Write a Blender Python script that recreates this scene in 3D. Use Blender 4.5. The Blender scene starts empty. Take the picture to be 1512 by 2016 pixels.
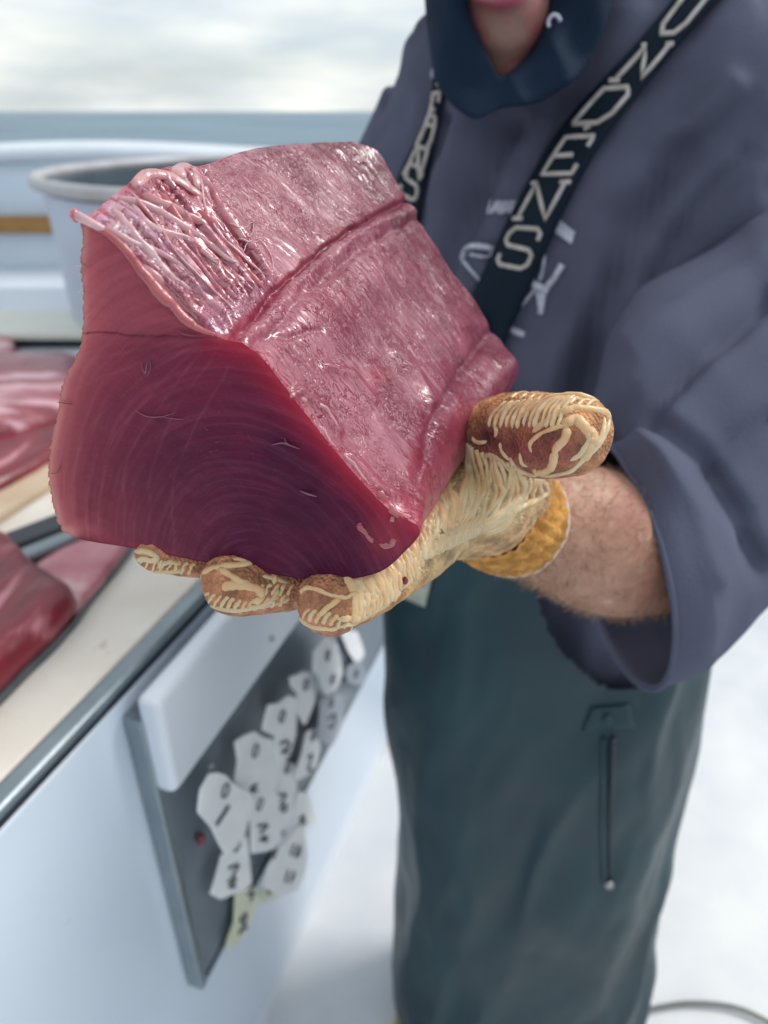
import bpy, bmesh, math, random
import numpy as np
from mathutils import Vector, Matrix
from mathutils.bvhtree import BVHTree
random.seed(7); rng = np.random.default_rng(11)
R = math.radians
SC = bpy.context.scene
COL = SC.collection

# ------------------------------------------------------------------ camera, sky, sun, exposure
H = 1.45                      # eye height of the camera above the deck
PITCH = R(29.4); FPX = 1400.0
cam = bpy.data.cameras.new('camera'); camo = bpy.data.objects.new('camera', cam); COL.objects.link(camo)
camo.location = (0, 0, H); camo.rotation_euler = (R(90) - PITCH, 0, 0)
cam.sensor_fit = 'VERTICAL'; cam.sensor_height = 36; cam.sensor_width = 27
cam.lens = FPX / 2016 * 36; cam.clip_start = 0.02; cam.clip_end = 20000
cam.dof.use_dof = True; cam.dof.focus_distance = 0.285; cam.dof.aperture_fstop = 7.0
SC.camera = camo
SC.view_settings.view_transform = 'Standard'; SC.view_settings.look = 'None'
SC.view_settings.exposure = 0.22; SC.view_settings.gamma = 1; SC.view_settings.use_curve_mapping = False

SUN_EL, SUN_AZ = R(46), R(72)       # azimuth clockwise from +Y (the way the camera looks)
w = bpy.data.worlds.new('World'); SC.world = w; w.use_nodes = True
nt = w.node_tree; nt.nodes.clear()
def N(t, kind, **kw):
    n = t.nodes.new(kind)
    for k, v in kw.items(): setattr(n, k, v)
    return n
out = N(nt, 'ShaderNodeOutputWorld'); bg = N(nt, 'ShaderNodeBackground'); bg.inputs[1].default_value = 0.1
sky = N(nt, 'ShaderNodeTexSky', sky_type='NISHITA', sun_disc=False, sun_elevation=SUN_EL, sun_rotation=SUN_AZ)
tc = N(nt, 'ShaderNodeTexCoord'); mp = N(nt, 'ShaderNodeMapping'); mp.inputs['Scale'].default_value = (1.6, 1.6, 7.5)
mp.inputs['Location'].default_value = (0.4, 0.2, 0.1)
nz = N(nt, 'ShaderNodeTexNoise'); nz.inputs['Scale'].default_value = 1.5; nz.inputs['Detail'].default_value = 7; nz.inputs['Roughness'].default_value = 0.55
rmp = N(nt, 'ShaderNodeValToRGB'); rmp.color_ramp.elements[0].position = 0.36; rmp.color_ramp.elements[1].position = 0.62
rmp.color_ramp.elements[0].color = (0.55, 0.55, 0.55, 1)
nz2 = N(nt, 'ShaderNodeTexNoise'); nz2.inputs['Scale'].default_value = 3.1; nz2.inputs['Detail'].default_value = 5
cc = N(nt, 'ShaderNodeValToRGB'); cc.color_ramp.elements[0].position = 0.35; cc.color_ramp.elements[1].position = 0.68
cc.color_ramp.elements[0].color = (6.6, 7.4, 8.1, 1); cc.color_ramp.elements[1].color = (10.2, 10.2, 9.5, 1)
mx = N(nt, 'ShaderNodeMixRGB')
L = nt.links.new
L(tc.outputs['Generated'], mp.inputs[0]); L(mp.outputs[0], nz.inputs['Vector']); L(mp.outputs[0], nz2.inputs['Vector'])
L(nz.outputs['Fac'], rmp.inputs[0]); L(nz2.outputs['Fac'], cc.inputs[0]); L(rmp.outputs[0], mx.inputs[0])
L(sky.outputs[0], mx.inputs[1]); L(cc.outputs[0], mx.inputs[2]); L(mx.outputs[0], bg.inputs[0]); L(bg.outputs[0], out.inputs[0])
sl = bpy.data.lights.new('sun', 'SUN'); sl.energy = 1.9; sl.angle = R(18); sl.color = (1.0, 0.965, 0.91)
so = bpy.data.objects.new('sun', sl); COL.objects.link(so)
sd = Vector((math.sin(SUN_AZ) * math.cos(SUN_EL), math.cos(SUN_AZ) * math.cos(SUN_EL), math.sin(SUN_EL)))
so.rotation_euler = sd.to_track_quat('Z', 'Y').to_euler(); so.location = (3, 3, 6)

# ------------------------------------------------------------------ helpers
CP, SP = math.cos(PITCH), math.sin(PITCH)
def ray(px, py):
    x, y = px - 756.0, 1008.0 - py
    return np.array([x, FPX * CP + y * SP, -FPX * SP + y * CP]) / FPX     # depth 1 along the axis
def D(px, py, d): return ray(px, py) * d + np.array([0, 0, H])
def AY(px, py, y): r = ray(px, py); return r * (y / r[1]) + np.array([0, 0, H])
def AZ(px, py, z): r = ray(px, py); return r * ((z - H) / r[2]) + np.array([0, 0, H])
def topx(p):
    p = np.asarray(p, float); x = p[..., 0]; y = p[..., 1]; z = p[..., 2] - H
    dep = y * CP - z * SP; up = y * SP + z * CP
    return 756 + FPX * x / dep, 1008 - FPX * up / dep, dep
def unit(v): v = np.asarray(v, float); return v / (np.linalg.norm(v) + 1e-12)

def _h(ix, iy, iz, seed):
    n = (ix * 374761393 + iy * 668265263 + iz * 2147483647 + seed * 144665) & 0xffffffff
    n = ((n ^ (n >> 13)) * 1274126177) & 0xffffffff
    return ((n ^ (n >> 16)) & 0xffff) / 65535.0
def vnoise(p, seed=0):
    p = np.asarray(p, float); i = np.floor(p).astype(np.int64); f = p - i; f = f * f * (3 - 2 * f)
    r = 0
    for dx in (0, 1):
        for dy in (0, 1):
            for dz in (0, 1):
                wgt = (f[..., 0] if dx else 1 - f[..., 0]) * (f[..., 1] if dy else 1 - f[..., 1]) * (f[..., 2] if dz else 1 - f[..., 2])
                r = r + wgt * _h(i[..., 0] + dx, i[..., 1] + dy, i[..., 2] + dz, seed)
    return r * 2 - 1
def fbm(p, octs=4, seed=0, gain=0.5):
    p = np.asarray(p, float); r = 0; a = 1; s = 0
    for o in range(octs):
        r = r + a * vnoise(p * (2.03 ** o) + 17.3 * o, seed + o); s += a; a *= gain
    return r / s

def cat(P, n, closed=False):
    """Catmull-Rom through P (k x dim), n samples a segment"""
    P = np.asarray(P, float); k = len(P); outp = []
    segs = k if closed else k - 1
    for s in range(segs):
        if closed: a, b, c, d = P[(s - 1) % k], P[s], P[(s + 1) % k], P[(s + 2) % k]
        else:
            b, c = P[s], P[s + 1]; a = P[s - 1] if s > 0 else 2 * b - c; d = P[s + 2] if s + 2 < k else 2 * c - b
        t = np.linspace(0, 1, n, endpoint=False).reshape((-1,) + (1,) * (P.ndim - 1))
        outp.append(0.5 * ((2 * b) + (-a + c) * t + (2 * a - 5 * b + 4 * c - d) * t ** 2 + (-a + 3 * b - 3 * c + d) * t ** 3))
    if not closed: outp.append(P[-1:])
    return np.concatenate(outp, 0)

def mesh(name, verts, faces, smooth=True):
    me = bpy.data.meshes.new(name); me.from_pydata([tuple(map(float, v)) for v in verts], [], [tuple(map(int, f)) for f in faces])
    me.update()
    if smooth: me.shade_smooth()
    return me
def gridfaces(r, c, closed=False, base=0):
    i = np.arange(r - 1)[:, None]; j = np.arange(c if closed else c - 1)[None, :]
    j2 = (j + 1) % c
    a = i * c + j; b = i * c + j2; d = (i + 1) * c + j; e = (i + 1) * c + j2
    return (np.stack([a, b, e, d], -1).reshape(-1, 4) + base)

def link(name, me, mat=None, parent=None, label=None, cat_=None, group=None, kind=None, recentre=True):
    o = bpy.data.objects.new(name, me); COL.objects.link(o)
    if recentre and len(me.vertices):
        co = np.empty(len(me.vertices) * 3); me.vertices.foreach_get('co', co); co = co.reshape(-1, 3)
        c = (co.min(0) + co.max(0)) / 2
        if parent is None: c[2] = co[:, 2].min()
        co -= c; me.vertices.foreach_set('co', co.ravel()); me.update(); o.location = c
    if mat is not None and not me.materials:
        for m in (mat if isinstance(mat, (list, tuple)) else [mat]): me.materials.append(m)
    if parent is not None:
        o.parent = parent
        wm = Matrix.Identity(4); q = parent
        while q is not None: wm = Matrix.Translation(q['_w']) if '_w' in q else Matrix.Translation(q.location); q = None
        o.matrix_parent_inverse = wm.inverted()
    o['_w'] = list(o.location)
    if label: o['label'] = label
    if cat_: o['category'] = cat_
    if group: o['group'] = group
    if kind: o['kind'] = kind
    return o
def empty(name, loc, label, cat_, group=None):
    o = bpy.data.objects.new(name, None); COL.objects.link(o); o.location = tuple(loc); o.empty_display_size = 0.05
    o['label'] = label; o['category'] = cat_; o['_w'] = list(o.location)
    if group: o['group'] = group
    return o

def tube_vf(pts, rad, seg=12, caps=True, flat=1.0, up=None):
    pts = np.asarray(pts, float); n = len(pts); rad = np.broadcast_to(np.asarray(rad, float), (n,))
    tan = np.gradient(pts, axis=0); tan /= np.linalg.norm(tan, axis=1)[:, None] + 1e-12
    a = np.array([0, 0, 1.0]) if up is None else np.asarray(up, float)
    if abs(tan[0] @ a) > 0.95: a = np.array([1.0, 0, 0])
    u = unit(a - tan[0] * (a @ tan[0])); V = []
    th = np.linspace(0, 2 * math.pi, seg, endpoint=False)
    for i in range(n):
        u = unit(u - tan[i] * (u @ tan[i])); v = np.cross(tan[i], u)
        V.append(pts[i] + rad[i] * (np.cos(th)[:, None] * u * flat + np.sin(th)[:, None] * v))
    V = np.concatenate(V); Fc = [tuple(f) for f in gridfaces(n, seg, True)]
    if caps:
        Fc.append(tuple(range(seg))[::-1]); Fc.append(tuple(range((n - 1) * seg, n * seg)))
    return V, Fc
def capsule_chain(pts, rad, sub=8, seg=20):
    """a rounded tapering limb through pts with radii"""
    P = cat(np.column_stack([np.asarray(pts, float), np.asarray(rad, float)]), sub)
    p, r = P[:, :3], P[:, 3]
    def dome(c, rr, d):
        ts = [0.98, 0.87, 0.7, 0.5, 0.25]
        return [(c + d * rr * t, rr * math.sqrt(1 - t * t)) for t in ts]
    h = dome(p[0], r[0], unit(p[0] - p[1])); t = dome(p[-1], r[-1], unit(p[-1] - p[-2]))[::-1]
    pp = [x[0] for x in h] + list(p) + [x[0] for x in t]; rr = [x[1] for x in h] + list(r) + [x[1] for x in t]
    return tube_vf(pp, rr, seg)
def ellip_vf(c, r, rot=None, n=16):
    V = []; F_ = []
    th = np.linspace(0, math.pi, n); ph = np.linspace(0, 2 * math.pi, 2 * n, endpoint=False)
    for t in th:
        for q in ph: V.append((math.sin(t) * math.cos(q) * r[0], math.sin(t) * math.sin(q) * r[1], math.cos(t) * r[2]))
    V = np.array(V)
    if rot is not None: V = V @ np.array(rot).T
    return V + np.asarray(c), [tuple(f) for f in gridfaces(n, 2 * n, True)]
def merge(parts):
    V = []; F_ = []; b = 0
    for v, f in parts:
        V.append(np.asarray(v, float)); F_ += [tuple(int(i) + b for i in q) for q in f]; b += len(v)
    return np.concatenate(V), F_
def remesh(parts, voxel, smooth=6, name='m'):
    V, F_ = merge(parts); me = mesh(name, V, F_); o = bpy.data.objects.new(name, me); COL.objects.link(o)
    m = o.modifiers.new('r', 'REMESH'); m.mode = 'VOXEL'; m.voxel_size = voxel
    s = o.modifiers.new('s', 'SMOOTH'); s.iterations = smooth; s.factor = 0.5
    dg = bpy.context.evaluated_depsgraph_get(); dg.update()
    m2 = bpy.data.meshes.new_from_object(o.evaluated_get(dg)); m2.name = name
    bpy.data.objects.remove(o); bpy.data.meshes.remove(me); m2.shade_smooth(); return m2
def coords(me):
    co = np.empty(len(me.vertices) * 3); me.vertices.foreach_get('co', co); return co.reshape(-1, 3)
def setco(me, co): me.vertices.foreach_set('co', co.ravel()); me.update()
def normals(me):
    co = np.empty(len(me.vertices) * 3); me.vertices.foreach_get('normal', co); return co.reshape(-1, 3)
def bvh(me): 
    return BVHTree.FromPolygons([v.co.copy() for v in me.vertices], [tuple(p.vertices) for p in me.polygons])
def hit(tree, px, py, lift=0.0):
    r = unit(ray(px, py)); o_ = Vector((0, 0, H)); h = tree.ray_cast(o_, Vector(r))
    if h[0] is None: return None
    n = h[1] if h[1].dot(Vector(r)) < 0 else -h[1]
    return np.array(h[0] + n * lift)
def drape(tree, pxs, step=6, lift=0.0, smooth=2):
    """polyline of pixels dropped on a surface"""
    pp = cat(np.array(pxs, float), 6) if len(pxs) > 2 else np.array(pxs, float)
    q = [pp[0]]
    for a, b in zip(pp[:-1], pp[1:]):
        k = max(1, int(np.linalg.norm(b - a) / step)); q += [a + (b - a) * (i + 1) / k for i in range(k)]
    res = [hit(tree, x, y, lift) for x, y in q]
    res = [x for x in res if x is not None]
    if len(res) < 2: return None
    res = np.array(res)
    dj = np.linalg.norm(np.diff(res, axis=0), axis=1); cut = np.where(dj > 0.02)[0]
    if len(cut): res = res[:cut[0] + 1] if cut[0] > len(res) / 2 else res[cut[-1] + 1:]
    if len(res) < 2: return None
    for _ in range(smooth):
        if len(res) > 2: res[1:-1] = 0.5 * res[1:-1] + 0.25 * (res[:-2] + res[2:])
    return res
def box_vf(o, ax, ay, az):
    o, ax, ay, az = map(lambda q: np.asarray(q, float), (o, ax, ay, az))
    V = [o, o + ax, o + ax + ay, o + ay, o + az, o + ax + az, o + ax + ay + az, o + ay + az]
    F_ = [(0, 3, 2, 1), (4, 5, 6, 7), (0, 1, 5, 4), (1, 2, 6, 5), (2, 3, 7, 6), (3, 0, 4, 7)]
    if np.dot(np.cross(ax, ay), az) < 0: F_ = [f[::-1] for f in F_]
    return np.array(V), F_
def prism_vf(poly, nrm, th):
    poly = np.asarray(poly, float); n = len(poly); nrm = unit(nrm); V = np.concatenate([poly - nrm * th / 2, poly + nrm * th / 2])
    F_ = [tuple(range(n))[::-1], tuple(range(n, 2 * n))] + [(i, (i + 1) % n, n + (i + 1) % n, n + i) for i in range(n)]
    a = np.cross(poly[1] - poly[0], poly[2] - poly[1])
    s = sum(np.cross(poly[i], poly[(i + 1) % n]) for i in range(n))
    if s @ nrm < 0: F_ = [f[::-1] for f in F_]
    return V, F_
def bev(o, wd, seg=3):
    m = o.modifiers.new('bevel', 'BEVEL'); m.width = wd; m.segments = seg; m.limit_method = 'ANGLE'; m.angle_limit = R(35)
    return o

# ------------------------------------------------------------------ materials
def new_mat(name):
    m = bpy.data.materials.new(name); m.use_nodes = True; t = m.node_tree
    b = t.nodes['Principled BSDF']; return m, t, b
def mat(name, c1, c2=None, rough=0.5, scale=20, bump=0.0, bscale=None, stretch=(1, 1, 1), metal=0, spec=0.5, coat=0, sss=0, sssr=(1, .3, .2), detail=5, lo=.35, hi=.68, spots=None, rvar=0.0):
    m, t, b = new_mat(name); c2 = c2 or tuple(x * .8 for x in c1)
    tc = N(t, 'ShaderNodeTexCoord'); mp = N(t, 'ShaderNodeMapping'); mp.inputs['Scale'].default_value = stretch
    nz = N(t, 'ShaderNodeTexNoise'); nz.inputs['Scale'].default_value = scale; nz.inputs['Detail'].default_value = detail
    cr = N(t, 'ShaderNodeValToRGB'); cr.color_ramp.elements[0].position = lo; cr.color_ramp.elements[1].position = hi
    cr.color_ramp.elements[0].color = (*c2, 1); cr.color_ramp.elements[1].color = (*c1, 1)
    l = t.links.new; l(tc.outputs['Object'], mp.inputs[0]); l(mp.outputs[0], nz.inputs['Vector']); l(nz.outputs['Fac'], cr.inputs[0])
    src = cr.outputs[0]
    if spots:
        col, sc, thr = spots
        n2 = N(t, 'ShaderNodeTexNoise'); n2.inputs['Scale'].default_value = sc; n2.inputs['Detail'].default_value = 6
        r2 = N(t, 'ShaderNodeValToRGB'); r2.color_ramp.elements[0].position = thr; r2.color_ramp.elements[1].position = min(1, thr + .08)
        mxx = N(t, 'ShaderNodeMixRGB'); mxx.inputs[2].default_value = (*col, 1)
        l(mp.outputs[0], n2.inputs['Vector']); l(n2.outputs['Fac'], r2.inputs[0]); l(r2.outputs[0], mxx.inputs[0]); l(src, mxx.inputs[1]); src = mxx.outputs[0]
    l(src, b.inputs['Base Color'])
    b.inputs['Roughness'].default_value = rough; b.inputs['Metallic'].default_value = metal
    b.inputs['Specular IOR Level'].default_value = spec; b.inputs['Coat Weight'].default_value = coat
    b.inputs['Coat Roughness'].default_value = 0.15
    if rvar:
        mr = N(t, 'ShaderNodeMapRange'); mr.inputs['To Min'].default_value = rough - rvar; mr.inputs['To Max'].default_value = rough + rvar
        l(nz.outputs['Fac'], mr.inputs[0]); l(mr.outputs[0], b.inputs['Roughness'])
    if sss:
        b.inputs['Subsurface Weight'].default_value = sss; b.inputs['Subsurface Radius'].default_value = sssr; b.inputs['Subsurface Scale'].default_value = 0.004
    if bump:
        nb = N(t, 'ShaderNodeTexNoise'); nb.inputs['Scale'].default_value = bscale or scale * 4; nb.inputs['Detail'].default_value = 4
        bp = N(t, 'ShaderNodeBump'); bp.inputs['Strength'].default_value = 1; bp.inputs['Distance'].default_value = bump
        l(mp.outputs[0], nb.inputs['Vector']); l(nb.outputs['Fac'], bp.inputs['Height']); l(bp.outputs[0], b.inputs['Normal'])
    return m

M_white = mat('white_gelcoat', (.74, .79, .86), (.66, .72, .80), .28, 3, .0004, 60, coat=.3, spots=((.50, .52, .54), 26, .74))
M_cabinet = mat('cabinet_gelcoat', (.66, .75, .86), (.60, .69, .81), .30, 2.2, .0003, 90, coat=.3, spots=((.48, .46, .44), 30, .72))
M_deck = mat('deck_nonskid', (.80, .81, .81), (.62, .65, .70), .55, 3.5, .0015, 320, spots=((.52, .49, .45), 7, .71))
M_board = mat('cutting_board_poly', (.80, .76, .70), (.70, .64, .56), .42, 9, .0005, 120, stretch=(1, 1, 1), spots=((.40, .24, .19), 17, .68))
M_board2 = mat('cutting_board_wood', (.62, .49, .36), (.50, .37, .25), .5, 8, .0003, 100, stretch=(1, 1, 1))
M_metal = mat('aluminium', (.30, .35, .38), (.23, .28, .31), .38, 14, .0002, 120, metal=.75, rvar=.1)
M_plate = mat('aluminium_plate', (.25, .29, .33), (.19, .23, .27), .45, 6, .0003, 80, metal=.35, spots=((.12, .12, .13), 30, .72))
M_dark = mat('dark_rubber', (.012, .02, .035), (.02, .028, .04), .4, 20, .0004)
M_wood = mat('varnished_wood', (.38, .20, .05), (.26, .12, .03), .4, 20, .0005, 60, stretch=(1, 8, 8))
M_greyin = mat('tub_inside', (.06, .09, .115), (.04, .065, .09), .45, 4, .001, 30)
M_tub = mat('tub_plastic', (.55, .62, .76), (.48, .55, .68), .4, 5, .0005, 60)
M_rim = mat('tub_rim', (.50, .51, .55), (.40, .40, .42), .4, 8)
M_tag = mat('tag_plastic', (.90, .91, .93), (.82, .84, .87), .35, 30, .0002, spots=((.55, .56, .5), 50, .70))
M_tagy = mat('tag_plastic_yellowed', (.74, .76, .62), (.66, .69, .50), .35, 30, .0002)
M_tagg = mat('tag_plastic_grey', (.33, .37, .43), (.26, .30, .36), .4, 30, .0002)
M_ink = mat('marker_ink', (.05, .06, .09), (.09, .10, .13), .5)
M_steel = mat('stud_metal', (.4, .4, .4), (.3, .3, .3), .3, metal=.9)
M_skin = mat('skin', (.50, .275, .195), (.40, .185, .135), .5, 26, .0007, 190, sss=.25, spots=((.50, .32, .23), 60, .58))
M_face = mat('face_skin', (.46, .15, .16), (.27, .15, .12), .5, 30, .0008, 200, sss=.2)
M_lip = mat('lips', (.45, .12, .16), (.38, .10, .14), .4, 40)
M_hair = mat('arm_hair', (.55, .36, .24), (.34, .20, .13), .5, 60)
M_hoodie = mat('hoodie_cotton', (.108, .114, .172), (.082, .088, .136), .92, 9, .0006, 500, spec=.15, spots=((.15, .16, .225), 7, .66))
M_hood = mat('navy_hood', (.006, .019, .044), (.004, .014, .033), .85, 9, .0006, 300, spec=.2)
M_bib = mat('oilskin_pvc', (.008, .042, .054), (.005, .026, .038), .46, 6, .0003, 26, coat=.05, spec=.42, rvar=.08, spots=((.012, .028, .045), 9, .62))
M_strap = mat('strap_elastic', (.004, .014, .028), (.003, .010, .022), .7, 60, .0005, 700, spec=.2)
M_letter = mat('woven_lettering', (.58, .55, .54), (.42, .38, .34), .8, 90)
M_print = mat('screen_print', (.66, .68, .80), (.40, .41, .50), .8, 120)
M_label = mat('sewn_label', (.50, .52, .44), (.38, .40, .34), .7, 60)
M_rubber = mat('latex_coating', (.80, .54, .30), (.70, .42, .20), .36, 45, .0004, 500, sss=.35, sssr=(1, .5, .2), coat=.25, spots=((.66, .36, .20), 38, .66))
M_rubber2 = mat('latex_coating_pale', (.76, .59, .36), (.62, .45, .26), .38, 45, .0004, 500, sss=.3, sssr=(1, .5, .2), coat=.2, spots=((.42, .24, .15), 60, .70))
M_cuff = mat('mustard_knit', (.66, .32, .07), (.40, .17, .03), .9, 90, .0030, 260, lo=.42, hi=.6)
M_thread = mat('white_thread', (.70, .62, .54), (.6, .5, .42), .8, 60)
M_hose = mat('grey_hose', (.16, .17, .15), (.10, .10, .09), .5, 20)

# sea
def sea_mat():
    m, t, b = new_mat('sea_water'); l = t.links.new
    tc = N(t, 'ShaderNodeTexCoord'); mp = N(t, 'ShaderNodeMapping'); mp.inputs['Scale'].default_value = (.35, 1, 1)
    n1 = N(t, 'ShaderNodeTexNoise'); n1.inputs['Scale'].default_value = .03; n1.inputs['Detail'].default_value = 13; n1.inputs['Roughness'].default_value = .72
    bp = N(t, 'ShaderNodeBump'); bp.inputs['Distance'].default_value = 1.6; bp.inputs['Strength'].default_value = .8
    cr = N(t, 'ShaderNodeValToRGB'); cr.color_ramp.elements[0].color = (.05, .11, .17, 1); cr.color_ramp.elements[1].color = (.20, .30, .38, 1)
    cr.color_ramp.elements[0].position = .38; cr.color_ramp.elements[1].position = .62
    l(tc.outputs['Object'], mp.inputs[0]); l(mp.outputs[0], n1.inputs['Vector']); l(n1.outputs['Fac'], bp.inputs['Height']); l(n1.outputs['Fac'], cr.inputs[0])
    l(cr.outputs[0], b.inputs['Base Color']); l(bp.outputs[0], b.inputs['Normal']); b.inputs['Roughness'].default_value = .4; b.inputs['Specular IOR Level'].default_value = .3
    return m
M_sea = sea_mat()

# tuna: vertex colour carries the flesh (dark core, fatty rim) and painted sky sheen; nodes add fibre, membrane and wet relief
def tuna_mat(name, front):
    m, t, b = new_mat(name); l = t.links.new
    at = N(t, 'ShaderNodeAttribute', attribute_name='flesh'); uv = N(t, 'ShaderNodeUVMap', uv_map='fibre')
    def noise(sx, sy, det=5, rough=.6, vec=None, off=0):
        mp = N(t, 'ShaderNodeMapping'); mp.inputs['Scale'].default_value = (sx, sy, 1); mp.inputs['Location'].default_value = (off, off * .7, off)
        n = N(t, 'ShaderNodeTexNoise'); n.inputs['Scale'].default_value = 1; n.inputs['Detail'].default_value = det; n.inputs['Roughness'].default_value = rough
        l(vec or uv.outputs[0], mp.inputs[0]); l(mp.outputs[0], n.inputs['Vector']); return n.outputs['Fac']
    def ramp(src, a, c, ca=(0, 0, 0, 1), cb=(1, 1, 1, 1), mid=None):
        r = N(t, 'ShaderNodeValToRGB'); r.color_ramp.elements[0].position = a; r.color_ramp.elements[1].position = c
        r.color_ramp.elements[0].color = ca; r.color_ramp.elements[1].color = cb
        if mid:
            e = r.color_ramp.elements.new(mid[0]); e.color = mid[1]
        l(src, r.inputs[0]); return r.outputs[0]
    def mix(f, a, c, mode='MIX'):
        q = N(t, 'ShaderNodeMixRGB', blend_type=mode)
        for i, v in ((0, f), (1, a), (2, c)):
            if hasattr(v, 'links'): l(v, q.inputs[i])
            else: q.inputs[i].default_value = v if i == 0 else (*v, 1)
        return q.outputs[0]
    def math_(op, a, c):
        q = N(t, 'ShaderNodeMath', operation=op)
        for i, v in ((0, a), (1, c)):
            if hasattr(v, 'links'): l(v, q.inputs[i])
            else: q.inputs[i].default_value = v
        return q.outputs[0]
    if front:      # uv = (around the growth rings, out from their centre) in metres
        rings = noise(16, 330, 4, .65); fine = noise(60, 1900, 2, .6, off=3)
        rr = ramp(rings, .50, .64); blot = noise(30, 30, 4, off=7)
        c = mix(.55, at.outputs['Color'], ramp(rings, .32, .68, (.74, .70, .76, 1), (1.2, 1.18, 1.18, 1)), 'MULTIPLY')
        c = mix(math_('MULTIPLY', rr, .08), c, (.34, .13, .20))
        c = mix(math_('MULTIPLY', ramp(blot, .5, .75), .25), c, (.13, .010, .030))
        grain = noise(900, 900, 3, .6, off=1); c = mix(math_('MULTIPLY', ramp(grain, .62, .75), .10), c, (.55, .30, .35))
        l(c, b.inputs['Base Color'])
        h = math_('ADD', math_('MULTIPLY', rings, 1.0), math_('MULTIPLY', fine, .22))
        h = math_('ADD', h, math_('MULTIPLY', grain, .12))
        bp = N(t, 'ShaderNodeBump'); bp.inputs['Distance'].default_value = .0007; bp.inputs['Strength'].default_value = .8
        l(h, bp.inputs['Height']); l(bp.outputs[0], b.inputs['Normal'])
        b.inputs['Roughness'].default_value = .5; b.inputs['Coat Weight'].default_value = .0; b.inputs['Coat Roughness'].default_value = .25
        b.inputs['Specular IOR Level'].default_value = .16
    else:          # uv = (across, along the loin) in metres; wrinkles run across
        w1 = noise(45, 45, 3, off=2)
        mp = N(t, 'ShaderNodeMixRGB'); mp.inputs[0].default_value = .012; l(uv.outputs[0], mp.inputs[1])
        nn = N(t, 'ShaderNodeTexNoise'); nn.inputs['Scale'].default_value = 70; l(uv.outputs[0], nn.inputs['Vector']); l(nn.outputs['Color'], mp.inputs[2])
        wuv = mp.outputs[0]
        cr1 = noise(190, 520, 2, .5, wuv); cr2 = noise(330, 900, 2, .5, wuv, 5)
        def lines(src, wd):
            d = math_('ABSOLUTE', math_('SUBTRACT', src, .5), 0); return math_('SUBTRACT', 1, ramp(d, 0, wd))
        patch = ramp(noise(34, 34, 4, off=9), .40, .56); patch2 = ramp(noise(50, 40, 4, off=13), .46, .60)
        k1 = math_('MULTIPLY', lines(cr1, .040), patch); k2 = math_('MULTIPLY', lines(cr2, .042), patch2)
        cracks = math_('MAXIMUM', k1, k2)
        mem = ramp(noise(22, 60, 5, .6, off=21), .38, .62)                # pale membrane left on the flesh
        base = mix(math_('MULTIPLY', mem, .16), at.outputs['Color'], (.56, .18, .27))
        fat = ramp(noise(90, 300, 4, .6, wuv, 31), .58, .70); base = mix(math_('MULTIPLY', fat, .22), base, (.60, .28, .34))
        base = mix(math_('MULTIPLY', cracks, .62), base, (.10, .007, .025))
        l(base, b.inputs['Base Color'])
        und = noise(30, 50, 3, .5, off=4); fib = noise(150, 800, 3, .6, wuv, 8)
        h = math_('ADD', math_('MULTIPLY', und, 1.2), math_('MULTIPLY', fib, .12)); h = math_('SUBTRACT', h, math_('MULTIPLY', cracks, .40))
        bp = N(t, 'ShaderNodeBump'); bp.inputs['Distance'].default_value = .00075; bp.inputs['Strength'].default_value = .75
        l(h, bp.inputs['Height']); l(bp.outputs[0], b.inputs['Normal'])
        b.inputs['Roughness'].default_value = .36
        film = math_('ADD', at.outputs['Alpha'], math_('MULTIPLY', math_('SUBTRACT', noise(60, 240, 4, .6, wuv, 17), .5), 2.2))
        film = ramp(film, .40, .56); dry = math_('SUBTRACT', 1, math_('MULTIPLY', cracks, .95)); film = math_('MULTIPLY', film, dry)
        l(math_('MULTIPLY', dry, .6), b.inputs['Specular IOR Level']); l(film, b.inputs['Coat Weight'])
        b.inputs['Coat Roughness'].default_value = .24; b.inputs['Coat IOR'].default_value = 1.75
        l(bp.outputs[0], b.inputs['Coat Normal'])
    b.inputs['Subsurface Weight'].default_value = .22; b.inputs['Subsurface Radius'].default_value = (1, .18, .22); b.inputs['Subsurface Scale'].default_value = .006
    return m
M_tf = tuna_mat('tuna_cut_face', True); M_tt = tuna_mat('tuna_wet_side', False)
M_sinew = mat('sinew', (.66, .36, .37), (.50, .18, .20), .28, 60, .0005, 500, stretch=(1, 1, 1), sss=.3, coat=.7, spots=((.74, .55, .56), 45, .60))
M_sinewr = mat('red_fibre', (.48, .12, .13), (.36, .06, .08), .30, 60, .0006, 500, sss=.3, coat=.7, spots=((.68, .42, .43), 60, .64))
M_fat = mat('white_fat', (.72, .50, .53), (.52, .24, .28), .25, 60, .0004, 400, sss=.4, coat=.8)
M_bit = mat('flesh_crumb', (.60, .16, .20), (.42, .06, .10), .25, 90, .0006, 300, sss=.3, coat=.8)
M_fish1 = mat('loin_flesh', (.36, .10, .13), (.20, .030, .05), .45, 16, .002, 60, coat=.35, stretch=(.5, 2.2, 1), spots=((.60, .34, .40), 12, .54))
M_fish2 = mat('deep_red_flesh', (.26, .018, .035), (.12, .008, .018), .45, 14, .002, 50, coat=.3, stretch=(2.2, .6, 1), spots=((.52, .20, .24), 14, .62))
M_fish3 = mat('pale_pink_flesh', (.60, .23, .27), (.42, .10, .14), .45, 12, .002, 50, coat=.7, spots=((.72, .50, .52), 10, .58))
M_fskin = mat('fish_skin', (.035, .045, .06), (.07, .08, .09), .3, 30, .0006, coat=.5)

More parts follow.
